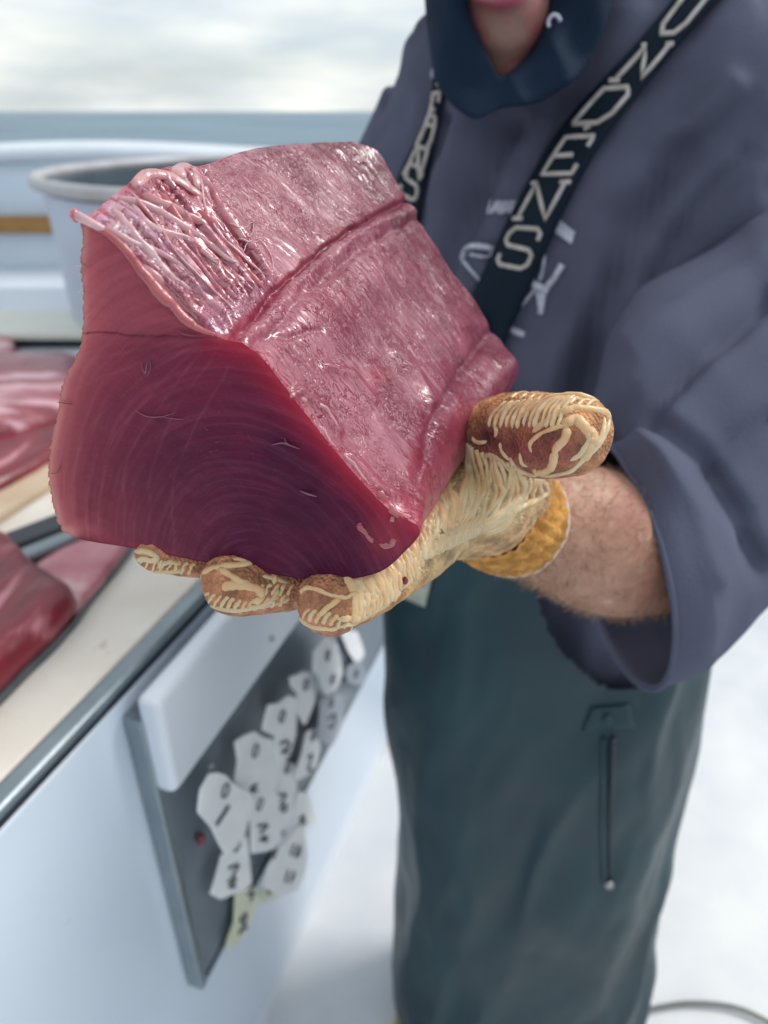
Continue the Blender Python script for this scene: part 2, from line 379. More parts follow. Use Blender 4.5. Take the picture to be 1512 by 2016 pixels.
# knitted glove under the coating: brown orange, blood soaked where vertex value says so
def knit_mat():
    m, t, b = new_mat('glove_knit'); l = t.links.new
    at = N(t, 'ShaderNodeAttribute', attribute_name='flesh'); tc = N(t, 'ShaderNodeTexCoord')
    n1 = N(t, 'ShaderNodeTexVoronoi'); n1.inputs['Scale'].default_value = 620; n2 = N(t, 'ShaderNodeTexNoise'); n2.inputs['Scale'].default_value = 130; n2.inputs['Detail'].default_value = 5
    l(tc.outputs['Object'], n1.inputs['Vector']); l(tc.outputs['Object'], n2.inputs['Vector'])
    mxx = N(t, 'ShaderNodeMixRGB', blend_type='MULTIPLY'); mxx.inputs[0].default_value = .8
    cr = N(t, 'ShaderNodeValToRGB'); cr.color_ramp.elements[0].color = (.45, .42, .42, 1); cr.color_ramp.elements[1].color = (1.35, 1.3, 1.25, 1); cr.color_ramp.elements[0].position = .35; cr.color_ramp.elements[1].position = .65
    l(n2.outputs['Fac'], cr.inputs[0]); l(at.outputs['Color'], mxx.inputs[1]); l(cr.outputs[0], mxx.inputs[2]); l(mxx.outputs[0], b.inputs['Base Color'])
    ad = N(t, 'ShaderNodeMath', operation='ADD'); l(n1.outputs['Distance'], ad.inputs[0]); l(n2.outputs['Fac'], ad.inputs[1])
    bp = N(t, 'ShaderNodeBump'); bp.inputs['Distance'].default_value = .0016; l(ad.outputs[0], bp.inputs['Height']); l(bp.outputs[0], b.inputs['Normal'])
    b.inputs['Roughness'].default_value = .75
    return m
M_knit = knit_mat()
def paint(me, colors, name='flesh', alpha=None):
    a = me.color_attributes.new(name, 'FLOAT_COLOR', 'POINT'); c = np.ones((len(me.vertices), 4)); c[:, :3] = colors
    if alpha is not None: c[:, 3] = alpha
    a.data.foreach_set('color', c.ravel())

# ------------------------------------------------------------------ setting: sea, deck, bulwark
V, F_ = box_vf((-9000, -2000, -1.4), (18000, 0, 0), (0, 14000, 0), (0, 0, -.5))
link('sea', mesh('sea', V, F_, False), M_sea, label='grey blue open sea running to the horizon', kind='structure')
V, F_ = box_vf((-4.2, -2.5, -.12), (8.4, 0, 0), (0, 7.2, 0), (0, 0, .12))
link('deck', mesh('deck', V, F_, False), M_deck, label='white non-skid boat deck', kind='structure')

# bulwark behind the tub
bw = empty('bulwark', (-2.0, 3.6, 0), 'white boat bulwark with rounded top cap beyond the big round tub', 'bulwark')
V, F_ = box_vf((-4.2, 3.6, 0), (8.4, 0, 0), (0, .12, 0), (0, 0, H - .24)); bev(link('wall', mesh('w', V, F_, False), M_cabinet, bw), .01)
yy = np.linspace(-4.2, 4.2, 60); capz = H - .205 + .045 * np.exp(-((yy + 1.35) / .8) ** 2)
V, F_ = tube_vf(np.column_stack([yy, 0 * yy + 3.68, capz]), .13, 16, flat=.34); link('cap_rail', mesh('c', V, F_), M_white, bw)
V, F_ = box_vf((-4.2, 3.53, H - .50), (8.4, 0, 0), (0, .066, 0), (0, 0, .075)); bev(link('rubbing_strip', mesh('c', V, F_, False), M_wood, bw), .012)
V, F_ = box_vf((-4.2, 3.2, 0), (3.1, 0, 0), (0, .395, 0), (0, 0, H - .66)); bev(link('side_locker', mesh('c', V, F_, False), M_white, bw), .03)

# round tub
tub = empty('tub', (-.175, 2.08, 0), 'large round white tub with grey inside standing behind the raw fish', 'tub')
def lathe(cx, cy, prof, seg=96):
    th = np.linspace(0, 2 * math.pi, seg, endpoint=False)
    V = np.concatenate([np.column_stack([cx + r * np.cos(th), cy + r * np.sin(th), 0 * th + z]) for r, z in prof])
    return V, [tuple(f) for f in gridfaces(len(prof), seg, True)]
TZ = H - .140
V, F_ = lathe(-.175, 2.08, [(.60, .0), (.655, .02), (.675, TZ - .06), (.68, TZ - .02)]); link('shell', mesh('s', V, F_), M_tub, tub)
V, F_ = lathe(-.175, 2.08, [(.665, TZ - .012), (.655, TZ - .08), (.63, .3), (.01, .3)]); link('lining', mesh('s', V, F_), M_greyin, tub)
th = np.linspace(0, 2 * math.pi, 97); V, F_ = tube_vf(np.column_stack([-.175 + .69 * np.cos(th), 2.08 + .69 * np.sin(th), 0 * th + TZ]), .015, 12, False); link('rim', mesh('s', V, F_), M_rim, tub)

# ------------------------------------------------------------------ cutting counter
A = R(19); U = np.array([math.sin(A), math.cos(A), 0]); NN = np.array([math.cos(A), -math.sin(A), 0]); UP = np.array([0, 0, 1.0])
CZ = H - .50                                    # counter top
E0 = AZ(0, 1590, CZ); E0[2] = 0
def CW(l, s, z): return E0 + U * l + NN * s + UP * z           # along, out from the face, height
def VP(px, py, off=0.0):                         # picture point on the cabinet face plane
    r = ray(px, py); o = np.array([0, 0, H]); p0 = CW(0, off, 0)
    return o + r * (((p0 - o) @ NN) / (r @ NN))
LEN = 1.22
cnt = empty('cutting_counter', CW(.4, -.4, 0), 'long white boat counter with beige cutting top and metal edge', 'counter')
def cbox(name, l0, l1, s0, s1, z0, z1, m, par, b=.004, **kw):
    V, F_ = box_vf(CW(l0, s0, z0), U * (l1 - l0), NN * (s1 - s0), UP * (z1 - z0))
    o = link(name, mesh(name, V, F_, False), m, par, **kw); 
    if b: bev(o, b)
    return o
cbox('cabinet', -.6, LEN, -.86, 0, 0, CZ - .020, M_cabinet, cnt, .006)
cbox('worktop', -.6, LEN - .01, -.85, -.022, CZ - .018, CZ, M_board, cnt, .004)
cbox('edge_rail', -.6, LEN, -.020, .003, CZ - .012, CZ + .003, M_metal, cnt, .006)
cbox('under_rail', -.6, LEN, -.019, .001, CZ - .018, CZ - .013, M_dark, cnt, 0)
cbox('toe_kick', -.6, LEN, -.05, .001, .0, .05, M_white, cnt, 0)

# grey plate and white flap hung on the face
tl = VP(270, 1368, .02); bl = VP(421, 1893, .02)
l0 = (tl - E0) @ U; zt = tl[2]; zb = bl[2]; ml = VP(330, 1548, .03)[2]
brd = empty('tag_board', CW(l0, .0, zb), 'grey metal board fixed to the white counter side carrying numbered tags', 'board')
cbox('plate', l0, l0 + .78, .0012, .018, zb, zt - .03, M_plate, brd, .003)
cbox('edge_frame', l0 - .008, l0 + .006, .0014, .024, zb - .006, zt - .03, M_metal, brd, .003)
cbox('edge_frame', l0 + .007, l0 + .78, .0014, .022, zb - .008, zb - .0005, M_metal, brd, .002)
cbox('white_flap', l0 - .006, l0 + .80, .019, .046, ml, zt, M_white, brd, .009)
for px, py in ((535, 1258), (415, 1508)):
    p = VP(px, py, .047); V, F_ = ellip_vf(p, (.004, .004, .004), n=8); link('screw', mesh('s', V, F_), M_steel, brd)
tagc = lambda x, y: (380 + x / 3.2, 1250 + y / 3.2)
TAGS = [
 ([(120,880),(60,980),(35,1120),(110,1210),(150,1310),(190,1390),(240,1340),(300,1270),(345,1140),(375,1010),(300,960),(250,930),(215,885),(165,870)], [(215,985)], [[(225,1080),(180,1145),(145,1195)]], 'w', 'white plastic tag marked 1, leftmost and widest on the grey board'),
 ([(290,680),(340,640),(400,610),(450,650),(540,660),(525,800),(500,950),(470,1050),(420,1030),(370,1010),(275,930),(300,800)], [(405,735)], [[(400,940),(360,975),(400,980)],[(385,945),(370,1000)]], 'w', 'bright white tag with a 4, above the tag marked 1'),
 ([(480,440),(540,430),(600,380),(650,400),(645,500),(640,620),(600,760),(540,800),(510,700),(520,640),(440,600),(460,510)], [(565,515)], [[(550,685),(590,670),(605,700),(560,740),(600,740)]], 'w', 'white tag marked 2 hanging in the middle of the cluster'),
 ([(590,260),(640,250),(700,225),(790,250),(790,330),(780,420),(740,500),(700,570),(640,480),(650,370),(600,320)], [(715,315)], [], 'g', 'blank grey-white tag with one eyelet, third down from the top of the cluster'),
 ([(740,100),(790,50),(840,0),(920,60),(945,150),(960,240),(930,310),(900,350),(830,380),(800,320),(790,260),(735,230)], [(850,130),(885,280)], [], 'g', 'shaded tag with two eyelets near the top of the cluster'),
 ([(930,0),(960,-30),(1040,-20),(1065,50),(1080,120),(1050,160),(1010,170),(970,110)], [], [], 'w', 'small bright blank tag at the very top beside the green trousers'),
 ([(960,200),(1000,175),(1060,170),(1105,240),(1090,290),(1050,320),(970,300),(945,250)], [(1030,245)], [], 'd', 'round dark grey disc tag beside the green trousers'),
 ([(800,400),(880,390),(960,380),(960,470),(940,560),(905,630),(860,700),(760,640),(785,520)], [(880,430)], [[(850,530),(900,500),(880,580),(850,570)]], 'd', 'dark shaded tag below the two-eyelet tag'),
 ([(700,600),(750,590),(790,620),(800,720),(790,820),(740,880),(670,920),(640,880),(680,740)], [(750,635)], [[(725,770),(755,760),(735,850),(760,855)]], 'g', 'narrow shaded tag with pale edge, right of the tag marked 2'),
 ([(540,780),(590,790),(640,820),(650,900),(650,1000),(630,1120),(600,1230),(530,1240),(535,1000)], [(600,840)], [[(545,1010),(590,1005),(555,1060)],[(560,1080),(590,1070),(580,1110),(550,1100),(560,1080)]], 'g', 'long grey-white tag marked 70 right of the tag with a 4'),
 ([(380,1050),(450,1010),(520,980),(530,1130),(530,1280),(490,1340),(440,1365),(380,1380),(385,1200)], [(440,1072)], [[(420,1210),(470,1200),(430,1250)],[(430,1290),(460,1270),(450,1310)],[(425,1295),(465,1290)]], 'w', 'white tag marked 74 just right of the tag marked 1'),
 ([(190,1390),(260,1320),(330,1260),(340,1400),(350,1560),(310,1600),(270,1620),(180,1670),(125,1640),(160,1520)], [(280,1325)], [[(230,1475),(285,1450),(250,1520)],[(225,1560),(265,1530),(260,1560),(230,1590),(265,1585)]], 'w', 'white tag marked 72 hanging below the tag marked 1'),
 ([(520,1370),(600,1290),(690,1200),(715,1290),(720,1400),(690,1500),(640,1600),(520,1640),(430,1580),(460,1470)], [(520,1378)], [[(620,1390),(650,1320)],[(645,1400),(680,1330),(670,1390),(650,1390)],[(570,1560),(600,1480)],[(600,1560),(635,1490),(620,1540)]], 'w', 'broad white tag with two rows of handwritten figures, lower right of the cluster'),
 ([(640,980),(680,985),(720,1000),(760,1090),(800,1180),(740,1200),(690,1270),(650,1230),(620,1180)], [(690,1165)], [[(665,1150),(720,1185)]], 'g', 'small tag with a stained corner poking out right of the cluster'),
 ([(260,1600),(330,1600),(400,1590),(415,1650),(410,1720),(380,1800),(340,1880),(220,1980),(195,1930),(225,1860),(250,1800)], [], [[(350,1640),(390,1620),(370,1680)],[(290,1800),(340,1760),(310,1870)],[(285,1880),(330,1830)],[(300,1800),(345,1850)]], 'y', 'yellowed tag marked 71, lowest of the cluster'),
 ([(430,1600),(500,1590),(560,1590),(540,1640),(500,1665),(430,1700),(415,1650)], [(490,1600)], [], 'y', 'yellow corner of a tag peeping out under the broad white tag'),
]
tagm = {'w': M_tag, 'g': M_tag, 'd': M_tagg, 'y': M_tagy}
order = {5:0, 6:1, 7:2, 4:5, 3:4, 8:2, 2:5, 9:1, 1:4, 13:1, 12:3, 15:0, 10:5, 14:1, 11:3, 0:6}
for i, (poly, holes, marks, k, lab) in enumerate(TAGS):
    off = .024 + .0062 * order[i]
    pts = np.array([VP(*tagc(x, y), off) for x, y in poly]); c = pts.mean(0)
    e = empty('number_tag', c, lab, 'tag', 'numbered plastic tags on the grey board')
    pts = pts[::-1]
    dense = pts.copy()
    dense = np.concatenate([[p_ * .93 + q_ * .07, p_ * .07 + q_ * .93] for p_, q_ in zip(dense, np.roll(dense, -1, 0))])
    # slight curl of each tag
    a_, b_ = random.uniform(-.10, .10), random.uniform(-.08, .08)
    dense = dense + NN * ((dense - c) @ U * a_ + (dense - c) @ UP * b_)[:, None]
    V, F_ = prism_vf(dense, NN, .0028); bev(link('card', mesh('t', V, F_, False), tagm[k], e), .0006, 2)
    for hx, hy in holes:
        hc = VP(*tagc(hx, hy), off + .003)
        th = np.linspace(0, 2 * math.pi, 17); hc = hc + NN * ((hc - c) @ U * a_ + (hc - c) @ UP * b_)
        V, F_ = tube_vf(hc + np.outer(np.cos(th), U) * .008 + np.outer(np.sin(th), UP) * .008, .0013, 6, False); link('eyelet', mesh('t', V, F_), M_ink, e)
    for mk in marks:
        q = np.array([VP(*tagc(x, y), off + .0026) for x, y in mk]); q = q + NN * ((q - c) @ U * a_ + (q - c) @ UP * b_)[:, None]
        q = cat(q, 4) if len(q) > 2 else q
        V, F_ = tube_vf(q, .0019 if i else .0026, 6); link('figure', mesh('t', V, F_), M_ink, e)
p = VP(395, 1652, .024); V, F_ = ellip_vf(p, (.006, .005, .010), n=10); co = V + .002 * fbm(V * 300)[:, None]
link('fish_scrap', mesh('s', co, F_), M_fish2, label='tiny red fish scrap stuck on the grey board left of the tags', cat_='fish scrap')
# white locker past the end of the counter, beside the man's leg
lk = empty('deck_locker', (.0, 1.55, 0), 'low white locker on deck between counter and green trousers', 'locker')
V, F_ = box_vf((-.20, 1.45, .0), (.55, 0, 0), (0, .4, 0), (0, 0, .34)); bev(link('body', mesh('s', V, F_, False), M_white, lk), .02)
V, F_ = box_vf((-.215, 1.435, .342), (.58, 0, 0), (0, .43, 0), (0, 0, .03)); bev(link('lid', mesh('s', V, F_, False), M_white, lk), .008)

# ------------------------------------------------------------------ fish pieces on the counter (far, out of focus)
def slab(name, pxs, z, hts, m, label, cat_='fish', skin=True, seed=1, amp=.006):
    """closed loin: outline picked on the counter, domed, skin underneath"""
    base = np.array([AZ(x, y, z) for x, y in pxs]); c = base.mean(0)
    loop = cat(base, 8, True); K = len(loop)
    rows = []; prof = [(1.0, 0), (1.03, .35), (1.0, .72), (.90, .93), (.72, 1.0), (.5, 1.02), (.25, 1.0), (.05, .99)]
    for s, h in prof: rows.append(np.column_stack([c[0] + (loop[:, 0] - c[0]) * s, c[1] + (loop[:, 1] - c[1]) * s, 0 * loop[:, 0] + z + .003 + h * hts]))
    V = np.concatenate(rows); V = V + amp * np.array([1, 1, .8]) * np.stack([fbm(V * 22, 4, seed), fbm(V * 22 + 9, 4, seed), fbm(V * 25 + 5, 4, seed)], -1) * (V[:, 2:3] > z + .006)
    F_ = [tuple(f) for f in gridfaces(len(prof), K, True)] + [tuple(range((len(prof) - 1) * K, len(prof) * K))]
    e = empty(name, (c[0], c[1], z), label, cat_, 'raw fish pieces lying on the counter')
    link('flesh', mesh(name, V, F_), m, e)
    if skin:
        sk = np.column_stack([c[0] + (loop[:, 0] - c[0]) * 1.06, c[1] + (loop[:, 1] - c[1]) * 1.06, 0 * loop[:, 0] + z + .006])
        V, F_ = prism_vf(sk, UP, .010); link('skin', mesh('skin', V, F_, False), M_fskin, e)
    return e
slab('tuna_loin', [(-160, 780), (-60, 742), (60, 735), (150, 735), (175, 770), (165, 840), (90, 868), (-60, 905), (-160, 900)], CZ, .055, M_fish1, 'pinkish loin with wet sheen at far left of the counter', seed=3)
slab('tuna_loin', [(-160, 930), (-40, 900), (100, 850), (160, 850), (150, 890), (60, 950), (-60, 1010), (-160, 1030)], CZ, .030, M_fish2, 'dark red loin with black skin below the pinkish loin', seed=5)
slab('tuna_fillet', [(60, 1150), (130, 1100), (230, 1062), (262, 1075), (240, 1115), (190, 1175), (130, 1250), (60, 1250)], CZ, .018, M_fish3, 'pale pink fillet on dark skin nearest the metal edge', seed=8)
slab('tuna_loin', [(-160, 1130), (-60, 1070), (10, 1085), (80, 1150), (150, 1205), (120, 1260), (50, 1330), (-20, 1400), (-120, 1480), (-180, 1400)], CZ, .040, M_fish2, 'bright red loin lying in front of the pale pink fillet', seed=12)
slab('fish_chunk', [(-60, 690), (-10, 668), (25, 672), (38, 705), (20, 735), (-60, 745)], CZ, .045, M_fish3, 'small red chunk at the far left corner of the counter', skin=False, seed=15)
def cpx(px, py): q = AZ(px, py, CZ) - E0; return q @ U, q @ NN
# wooden strip board, dark mat edge and steel sharpening rod between the fish
def zstrip(name, a, b, wd, z0, z1, m, label, cat_, rnd=.003):
    A_, B_ = AZ(*a, CZ), AZ(*b, CZ); d = unit(B_ - A_); s = np.cross(UP, d)
    A_[2] = z0; V, F_ = box_vf(A_, d * np.linalg.norm((AZ(*b, CZ) - AZ(*a, CZ))), s * wd, UP * (z1 - z0))
    return bev(link(name, mesh(name, V, F_, False), m, label=label, cat_=cat_), rnd)
zstrip('wooden_board', (-120, 1110), (150, 935), .075, CZ + .001, CZ + .014, M_board2, 'tan wooden board strip lying between the dark red loin and the black strip', 'board')
zstrip('rubber_strip', (-120, 1150), (230, 1010), .042, CZ + .001, CZ + .012, M_dark, 'black rubber strip lying between the tan board and the grey rod', 'strip')
a, b = AZ(20, 1110, CZ + .016), AZ(225, 1025, CZ + .016)
V, F_ = capsule_chain([a, (a + b) / 2, b], [.012, .012, .012]); link('steel_rod', mesh('r', V, F_), M_metal, label='blue grey metal rod beside the black rubber strip', cat_='rod')
# box at the far end of the counter
fb = empty('fish_box', AZ(100, 690, CZ), 'white box with dark slot at the far end of the counter', 'box')
q = AZ(-120, 712, CZ); V, F_ = box_vf(q, (.75, .0, 0), (0, .22, 0), (0, 0, .020)); bev(link('base', mesh('b', V, F_, False), M_white, fb), .004)
V, F_ = box_vf(q + [0, .04, .021], (.75, .0, 0), (0, .18, 0), (0, 0, .018)); link('slot', mesh('b', V, F_, False), M_dark, fb)
V, F_ = box_vf(q + [0, .03, .040], (.75, .0, 0), (0, .22, 0), (0, 0, .018)); bev(link('lid', mesh('b', V, F_, False), mat('cream_plastic', (.72, .73, .66), (.66, .67, .6), .4), fb), .006)

# hose across the deck, far post
pts = cat([AZ(1150, 2010, .01), AZ(1260, 1990, .01), (AZ(1350, 1975, .01)), AZ(1440, 1982, .01), AZ(1512, 2012, .01), AZ(1620, 2080, .01)], 8)
V, F_ = tube_vf(pts, .0042, 8); link('deck_hose', mesh('h', V, F_), M_hose, label='thin dark line curving over the white deck right of the boots', cat_='hose')
pts = cat([AZ(770, 2080, .012), AZ(790, 2000, .012), AZ(800, 1950, .012), AZ(830, 1900, .012)], 8)
V, F_ = tube_vf(pts, .010, 8); link('yellow_hose', mesh('h', V, F_), mat('yellow_hose', (.45, .36, .16)), label='dull yellow hose on deck left of the boots', cat_='hose')
pst = empty('cabin_frame', (1.6, 2.6, 0), 'pale green cabin frame behind the far shoulder', 'frame')
for q in (1.22, 1.46, 1.72):
    V, F_ = box_vf((q, 2.6, 0), (.07, 0, 0), (0, .07, 0), (0, 0, 2.5)); bev(link('post', mesh('b', V, F_, False), mat('pale_green_paint', (.35, .45, .42)), pst), .01)
V, F_ = box_vf((1.2, 2.59, 2.5), (.8, 0, 0), (0, .09, 0), (0, 0, .07)); bev(link('beam', mesh('b', V, F_, False), M_white, pst), .01)

# ------------------------------------------------------------------ the tuna chunk
# front cut face plane
fn = unit((-math.sin(R(12)), -math.cos(R(12)), -.10)); fo = AY(435, 800, .245)
def FP(px, py, off=0.0):
    r = ray(px, py); o = np.array([0, 0, H]); p0 = fo + fn * off
    return o + r * (((p0 - o) @ fn) / (r @ fn))
front = [(168,432),(232,478),(288,548),(355,628),(432,664),(505,694),(590,800),(690,925),(765,1003),(824,1040),
         (800,1082),(742,1128),(640,1143),(520,1128),(395,1105),(255,1078),(160,1062),(118,1036),(98,960),(97,900),(112,820),(128,745),(156,690),(163,640),(163,580),(160,520),(163,470)]
J = len(front)
F0 = np.array([FP(x, y) for x, y in front])
AX = np.array([.070, .170, .020])
B1 = F0 + AX
back = {0:(680,283,.425),1:(708,284,.43),2:(742,298,.435),3:(770,340,.436),4:(803,392,.435),5:(838,455,.434),6:(880,522,.43),7:(930,585,.425),8:(965,650,.42),9:(1018,712,.41),10:(1003,772,.405),11:(962,822,.40)}
for k, v in back.items(): B1[k] = AY(*v)
dA, dC = B1[0] - (F0[0] + AX), B1[11] - (F0[11] + AX)
for k in range(12, J):
    f = (k - 12) / (J - 13); B1[k] = F0[k] + AX + dC * (1 - f) * .6 + dA * f + np.array([.004, 0, -.004])
rows = [F0]
for t in (.18, .36, .54, .72, .88):
    r_ = F0 * (1 - t) + B1 * t; rows.append(r_)
rows.append(B1)
G = np.array(rows)
# upper left rim as the photo shows it: flap rising, then the long pale edge
for i in range(1, 6):
    G[i, 20:] += np.array([.003, 0, -.005])
for i, (px, py, y) in enumerate([(285,345,.282),(398,328,.318),(470,303,.350),(560,289,.382),(625,284,.408)]):
    G[i + 1, 0] = AY(px, py, y)
    G[i + 1, 1] = G[i + 1, 0] * .72 + G[i + 1, 3] * .28 + np.array([0, 0, .002]); G[i + 1, 2] = G[i + 1, 0] * .40 + G[i + 1, 4] * .6; G[i + 1, 3] = G[i + 1, 0] * .18 + G[i + 1, 4] * .82
# right rim pulled to the photo's line
for i, (px, py, y) in enumerate([(862,985,.28),(898,925,.31),(935,868,.34),(968,812,.37),(998,765,.392)]):
    G[i + 1, 10] = AY(px, py, y); G[i + 1, 9] = AY(px - 8 + 6 * i, py - 55, y + .002)
ni, nj = 66, 26
S = cat(G, ni)                                 # along
S = np.swapaxes(cat(np.swapaxes(S, 0, 1), nj, True), 0, 1)    # around (closed)
RR, CC = S.shape[:2]
jj = np.arange(CC) / nj; tt = np.linspace(0, 1, RR)
# metric coords
ds = np.linalg.norm(np.diff(np.concatenate([S, S[:, :1]], 1), axis=1), axis=2); sm = np.concatenate([np.zeros((RR, 1)), np.cumsum(ds, 1)[:, :-1]], 1)
dt = np.linalg.norm(np.diff(S, axis=0), axis=2); tm = np.concatenate([np.zeros((1, CC)), np.cumsum(dt, 0)], 0)
du = np.roll(S, -1, 1) - np.roll(S, 1, 1); dv = np.gradient(S, axis=0); nr = np.cross(dv, du); nr /= np.linalg.norm(nr, axis=2)[..., None] + 1e-12
cen = S.mean(1, keepdims=True); sgn = np.sign(((S - cen) * nr).sum(-1).mean()); nr *= sgn
JJ = np.broadcast_to(jj[None], (RR, CC)); TT = np.broadcast_to(tt[:, None], (RR, CC))
PX, PY, _ = topx(S)
def segd(px, py, pts):                        # pixel distance to a drawn line (used once, to place features on the flesh)
    d = np.full(px.shape, 1e9); sd_ = np.zeros(px.shape)
    for (x0, y0), (x1, y1) in zip(pts[:-1], pts[1:]):
        vx, vy = x1 - x0, y1 - y0; t = np.clip(((px - x0) * vx + (py - y0) * vy) / (vx * vx + vy * vy), 0, 1)
        q = np.hypot(px - x0 - t * vx, py - y0 - t * vy); s = (px - x0) * vy - (py - y0) * vx
        m_ = q < d; d = np.where(m_, q, d); sd_ = np.where(m_, np.sign(s) * q, sd_)
    return d, sd_
top = np.clip(np.minimum(JJ - .15, 10.2 - JJ) * 2, 0, 1)       # the wet, seen side
P3 = np.stack([sm * 1.0, tm, 0 * sm], -1)
h = np.zeros((RR, CC))
h += .0014 * fbm(P3 * [40, 40, 1], 3, 3) + .0002 * fbm(P3 * [110, 420, 1], 3, 8) + .00012 * fbm(P3 * [250, 900, 1], 2, 14)
groove = [(455,662),(500,622),(545,572),(600,520),(655,475),(715,435),(760,412),(810,392)]
wob = 5 * fbm(np.stack([PX / 22, PY / 22, 0 * PX], -1), 3, 20)
gd, gs = segd(PX + wob, PY + wob, groove)
side = np.where(gs > 0, 1, -1)
dep = topx(S)[2]; mpp = dep / FPX
gdm = gd
h += -.0028 * np.exp(-(gdm / 5.0) ** 2) + .0016 * np.exp(-((gs * 1.0 + 20) / 11) ** 2)
h += -.0012 * np.exp(-((gs + 44) / 9) ** 2)
# second seam near the right rim, folds
g2, s2 = segd(PX + wob, PY + wob, [(965,645),(935,690),(905,735),(880,775),(850,830),(835,900)])
h += -.0014 * np.exp(-(g2 / 9) ** 2) + .0010 * np.exp(-((s2 - 26) / 18) ** 2)
for pts, amp, wd in (([(585,770),(625,800),(665,850)], .0022, 9), ([(640,720),(690,735),(735,790)], .0016, 9), ([(520,655),(570,660),(630,650)], -.0013, 6),
                     ([(780,690),(820,740),(850,790)], .002, 11), ([(860,620),(905,640),(950,645)], .002, 14), ([(690,900),(740,960),(790,985)], .0015, 9),
                     ([(400,340),(420,420),(480,500),(520,545)], -.0030, 7), ([(560,790),(590,850),(650,905)], .0012, 8)):
    d_, _s = segd(PX + wob, PY + wob, pts); h += amp * np.exp(-(d_ / wd) ** 2)
# fibre strips of the flap near the front
FS = cat([(172,446),(222,400),(268,352),(318,340),(392,335)], 12); FE = cat([(418,662),(452,642),(486,614),(516,582),(548,556)], 12); NF = len(FS)
bd = np.full(PX.shape, 1e9); bf = np.zeros(PX.shape); ba = np.zeros(PX.shape); lx = PX < 640
for k in range(NF):
    vx, vy = FE[k] - FS[k]; ln_ = math.hypot(vx, vy); dx_, dy_ = PX - FS[k][0], PY - FS[k][1]
    sgd = (dx_ * vy - dy_ * vx) / ln_; al_ = (dx_ * vx + dy_ * vy) / ln_ ** 2; m_ = np.abs(sgd) < bd
    bd = np.where(m_, np.abs(sgd), bd); bf = np.where(m_, (k + sgd * NF / 190.) / NF, bf); ba = np.where(m_, al_, ba)
flap = np.clip(bf / .03, 0, 1) * np.clip((1.0 - bf) / .05, 0, 1) * np.clip((1.03 - ba) / .1, 0, 1) * (JJ < 4.2) * lx
bw_ = bf + .020 * fbm(np.stack([ba * 3, bf * 6, 0 * bf], -1), 3, 91)
fibr = fbm(np.stack([bw_ * 22, ba * 1.6, 0 * bf], -1), 3, 92, .55); fine_ = fbm(np.stack([bw_ * 70, ba * 3, 0 * bf], -1), 2, 93)
h += flap * (.0028 * (1 - 2.4 * np.abs(fibr)) + .0007 * fine_ + .0010)
left = (JJ > 16) | (JJ < .3)
h += left * .0011 * fbm(P3 * [900, 90, 1], 2, 33)
edge = np.clip(tm / .003, 0, 1)
S2 = S + nr * (h * (top * .9 + .1) * (.25 + .75 * edge))[..., None]
# flesh colours, with sky sheen painted onto the lower panel
def c3(*a): return np.array(a)
base = np.ones((RR, CC, 3)) * c3(.30, .028, .065)
def blend(b, c, f): f = np.clip(f, 0, 1)[..., None]; return b * (1 - f) + np.asarray(c) * f
n_ = fbm(P3 * [30, 30, 1], 4, 40)
base = blend(base, (.46, .070, .115), .5 + .7 * n_)
base = blend(base, (.50, .17, .19), np.exp(-((PX - 480) / 110) ** 2 - ((PY - 420) / 90) ** 2) * .7)
base = blend(base, (.46, .085, .11), flap * .85)
base = blend(base, (.66, .32, .34), flap * np.clip(1.0 - np.abs(fibr) * 5.5, 0, 1) * .9)
base = blend(base, (.84, .68, .70), flap * np.clip(np.exp(-((bf - .16 - .05 * ba) / .085) ** 2) * (1.5 - ba * 1.5) * (1.2 - np.abs(fibr) * 3) + .8 * np.exp(-((bf - .30) / .03) ** 2) * (1 - ba), 0, 1))
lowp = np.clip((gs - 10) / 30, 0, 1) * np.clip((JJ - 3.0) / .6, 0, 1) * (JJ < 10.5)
base = blend(base, (.74, .40, .52), lowp * np.clip(1.15 - np.hypot((PX - 590) / 210, (PY - 690) / 200), 0, .85) * (.75 + .6 * fbm(np.stack([PX / 30, PY / 30, 0 * PX], -1), 4, 77)))  # sky sheen painted into the lower panel's colour, palest near the front
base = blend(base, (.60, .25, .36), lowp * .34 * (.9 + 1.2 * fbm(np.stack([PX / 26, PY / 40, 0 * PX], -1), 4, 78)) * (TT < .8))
base = blend(base, (.62, .36, .41), np.clip((-gs - 20) / 30, 0, 1) * (PX > 420) * (JJ < 4) * .35)
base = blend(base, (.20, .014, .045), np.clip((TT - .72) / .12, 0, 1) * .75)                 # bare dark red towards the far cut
base = blend(base, (.24, .012, .040), np.exp(-((gs - 6) / 9) ** 2) * np.clip((PX - 560) / 80, 0, 1) * .9)
base = blend(base, (.60, .10, .12), np.exp(-(np.hypot(PX - 742, PY - 742) / 22) ** 2) * .8)
base = blend(base, (.20, .016, .05), np.exp(-(g2 / 26) ** 2) * .75)
base = blend(base, (.22, .016, .055), np.clip((PX - 690 - (1010 - PY) * .55) / 120, 0, 1) * (gs > 0) * .65)
base = blend(base, (.56, .10, .14), np.exp(-(np.hypot(PX - 790, PY - 1030) / 45) ** 2) * .9)
base = blend(base, (.50, .04, .075), np.exp(-tm / .004) * ((JJ > 4) & (JJ < 10)) * .9)
base = blend(base, (.62, .22, .21), np.exp(-tm / .02) * left * .9)
base = blend(base, (.72, .55, .56), np.exp(-np.abs(JJ - .05) / .09) * (PX > 395) * (PX < 560) * .9)
Vs = S2.reshape(-1, 3); Fs = [tuple(f) for f in gridfaces(RR, CC, True)]
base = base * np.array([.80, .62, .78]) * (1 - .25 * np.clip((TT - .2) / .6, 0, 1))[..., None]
wet = np.ones((RR, CC)) * .98
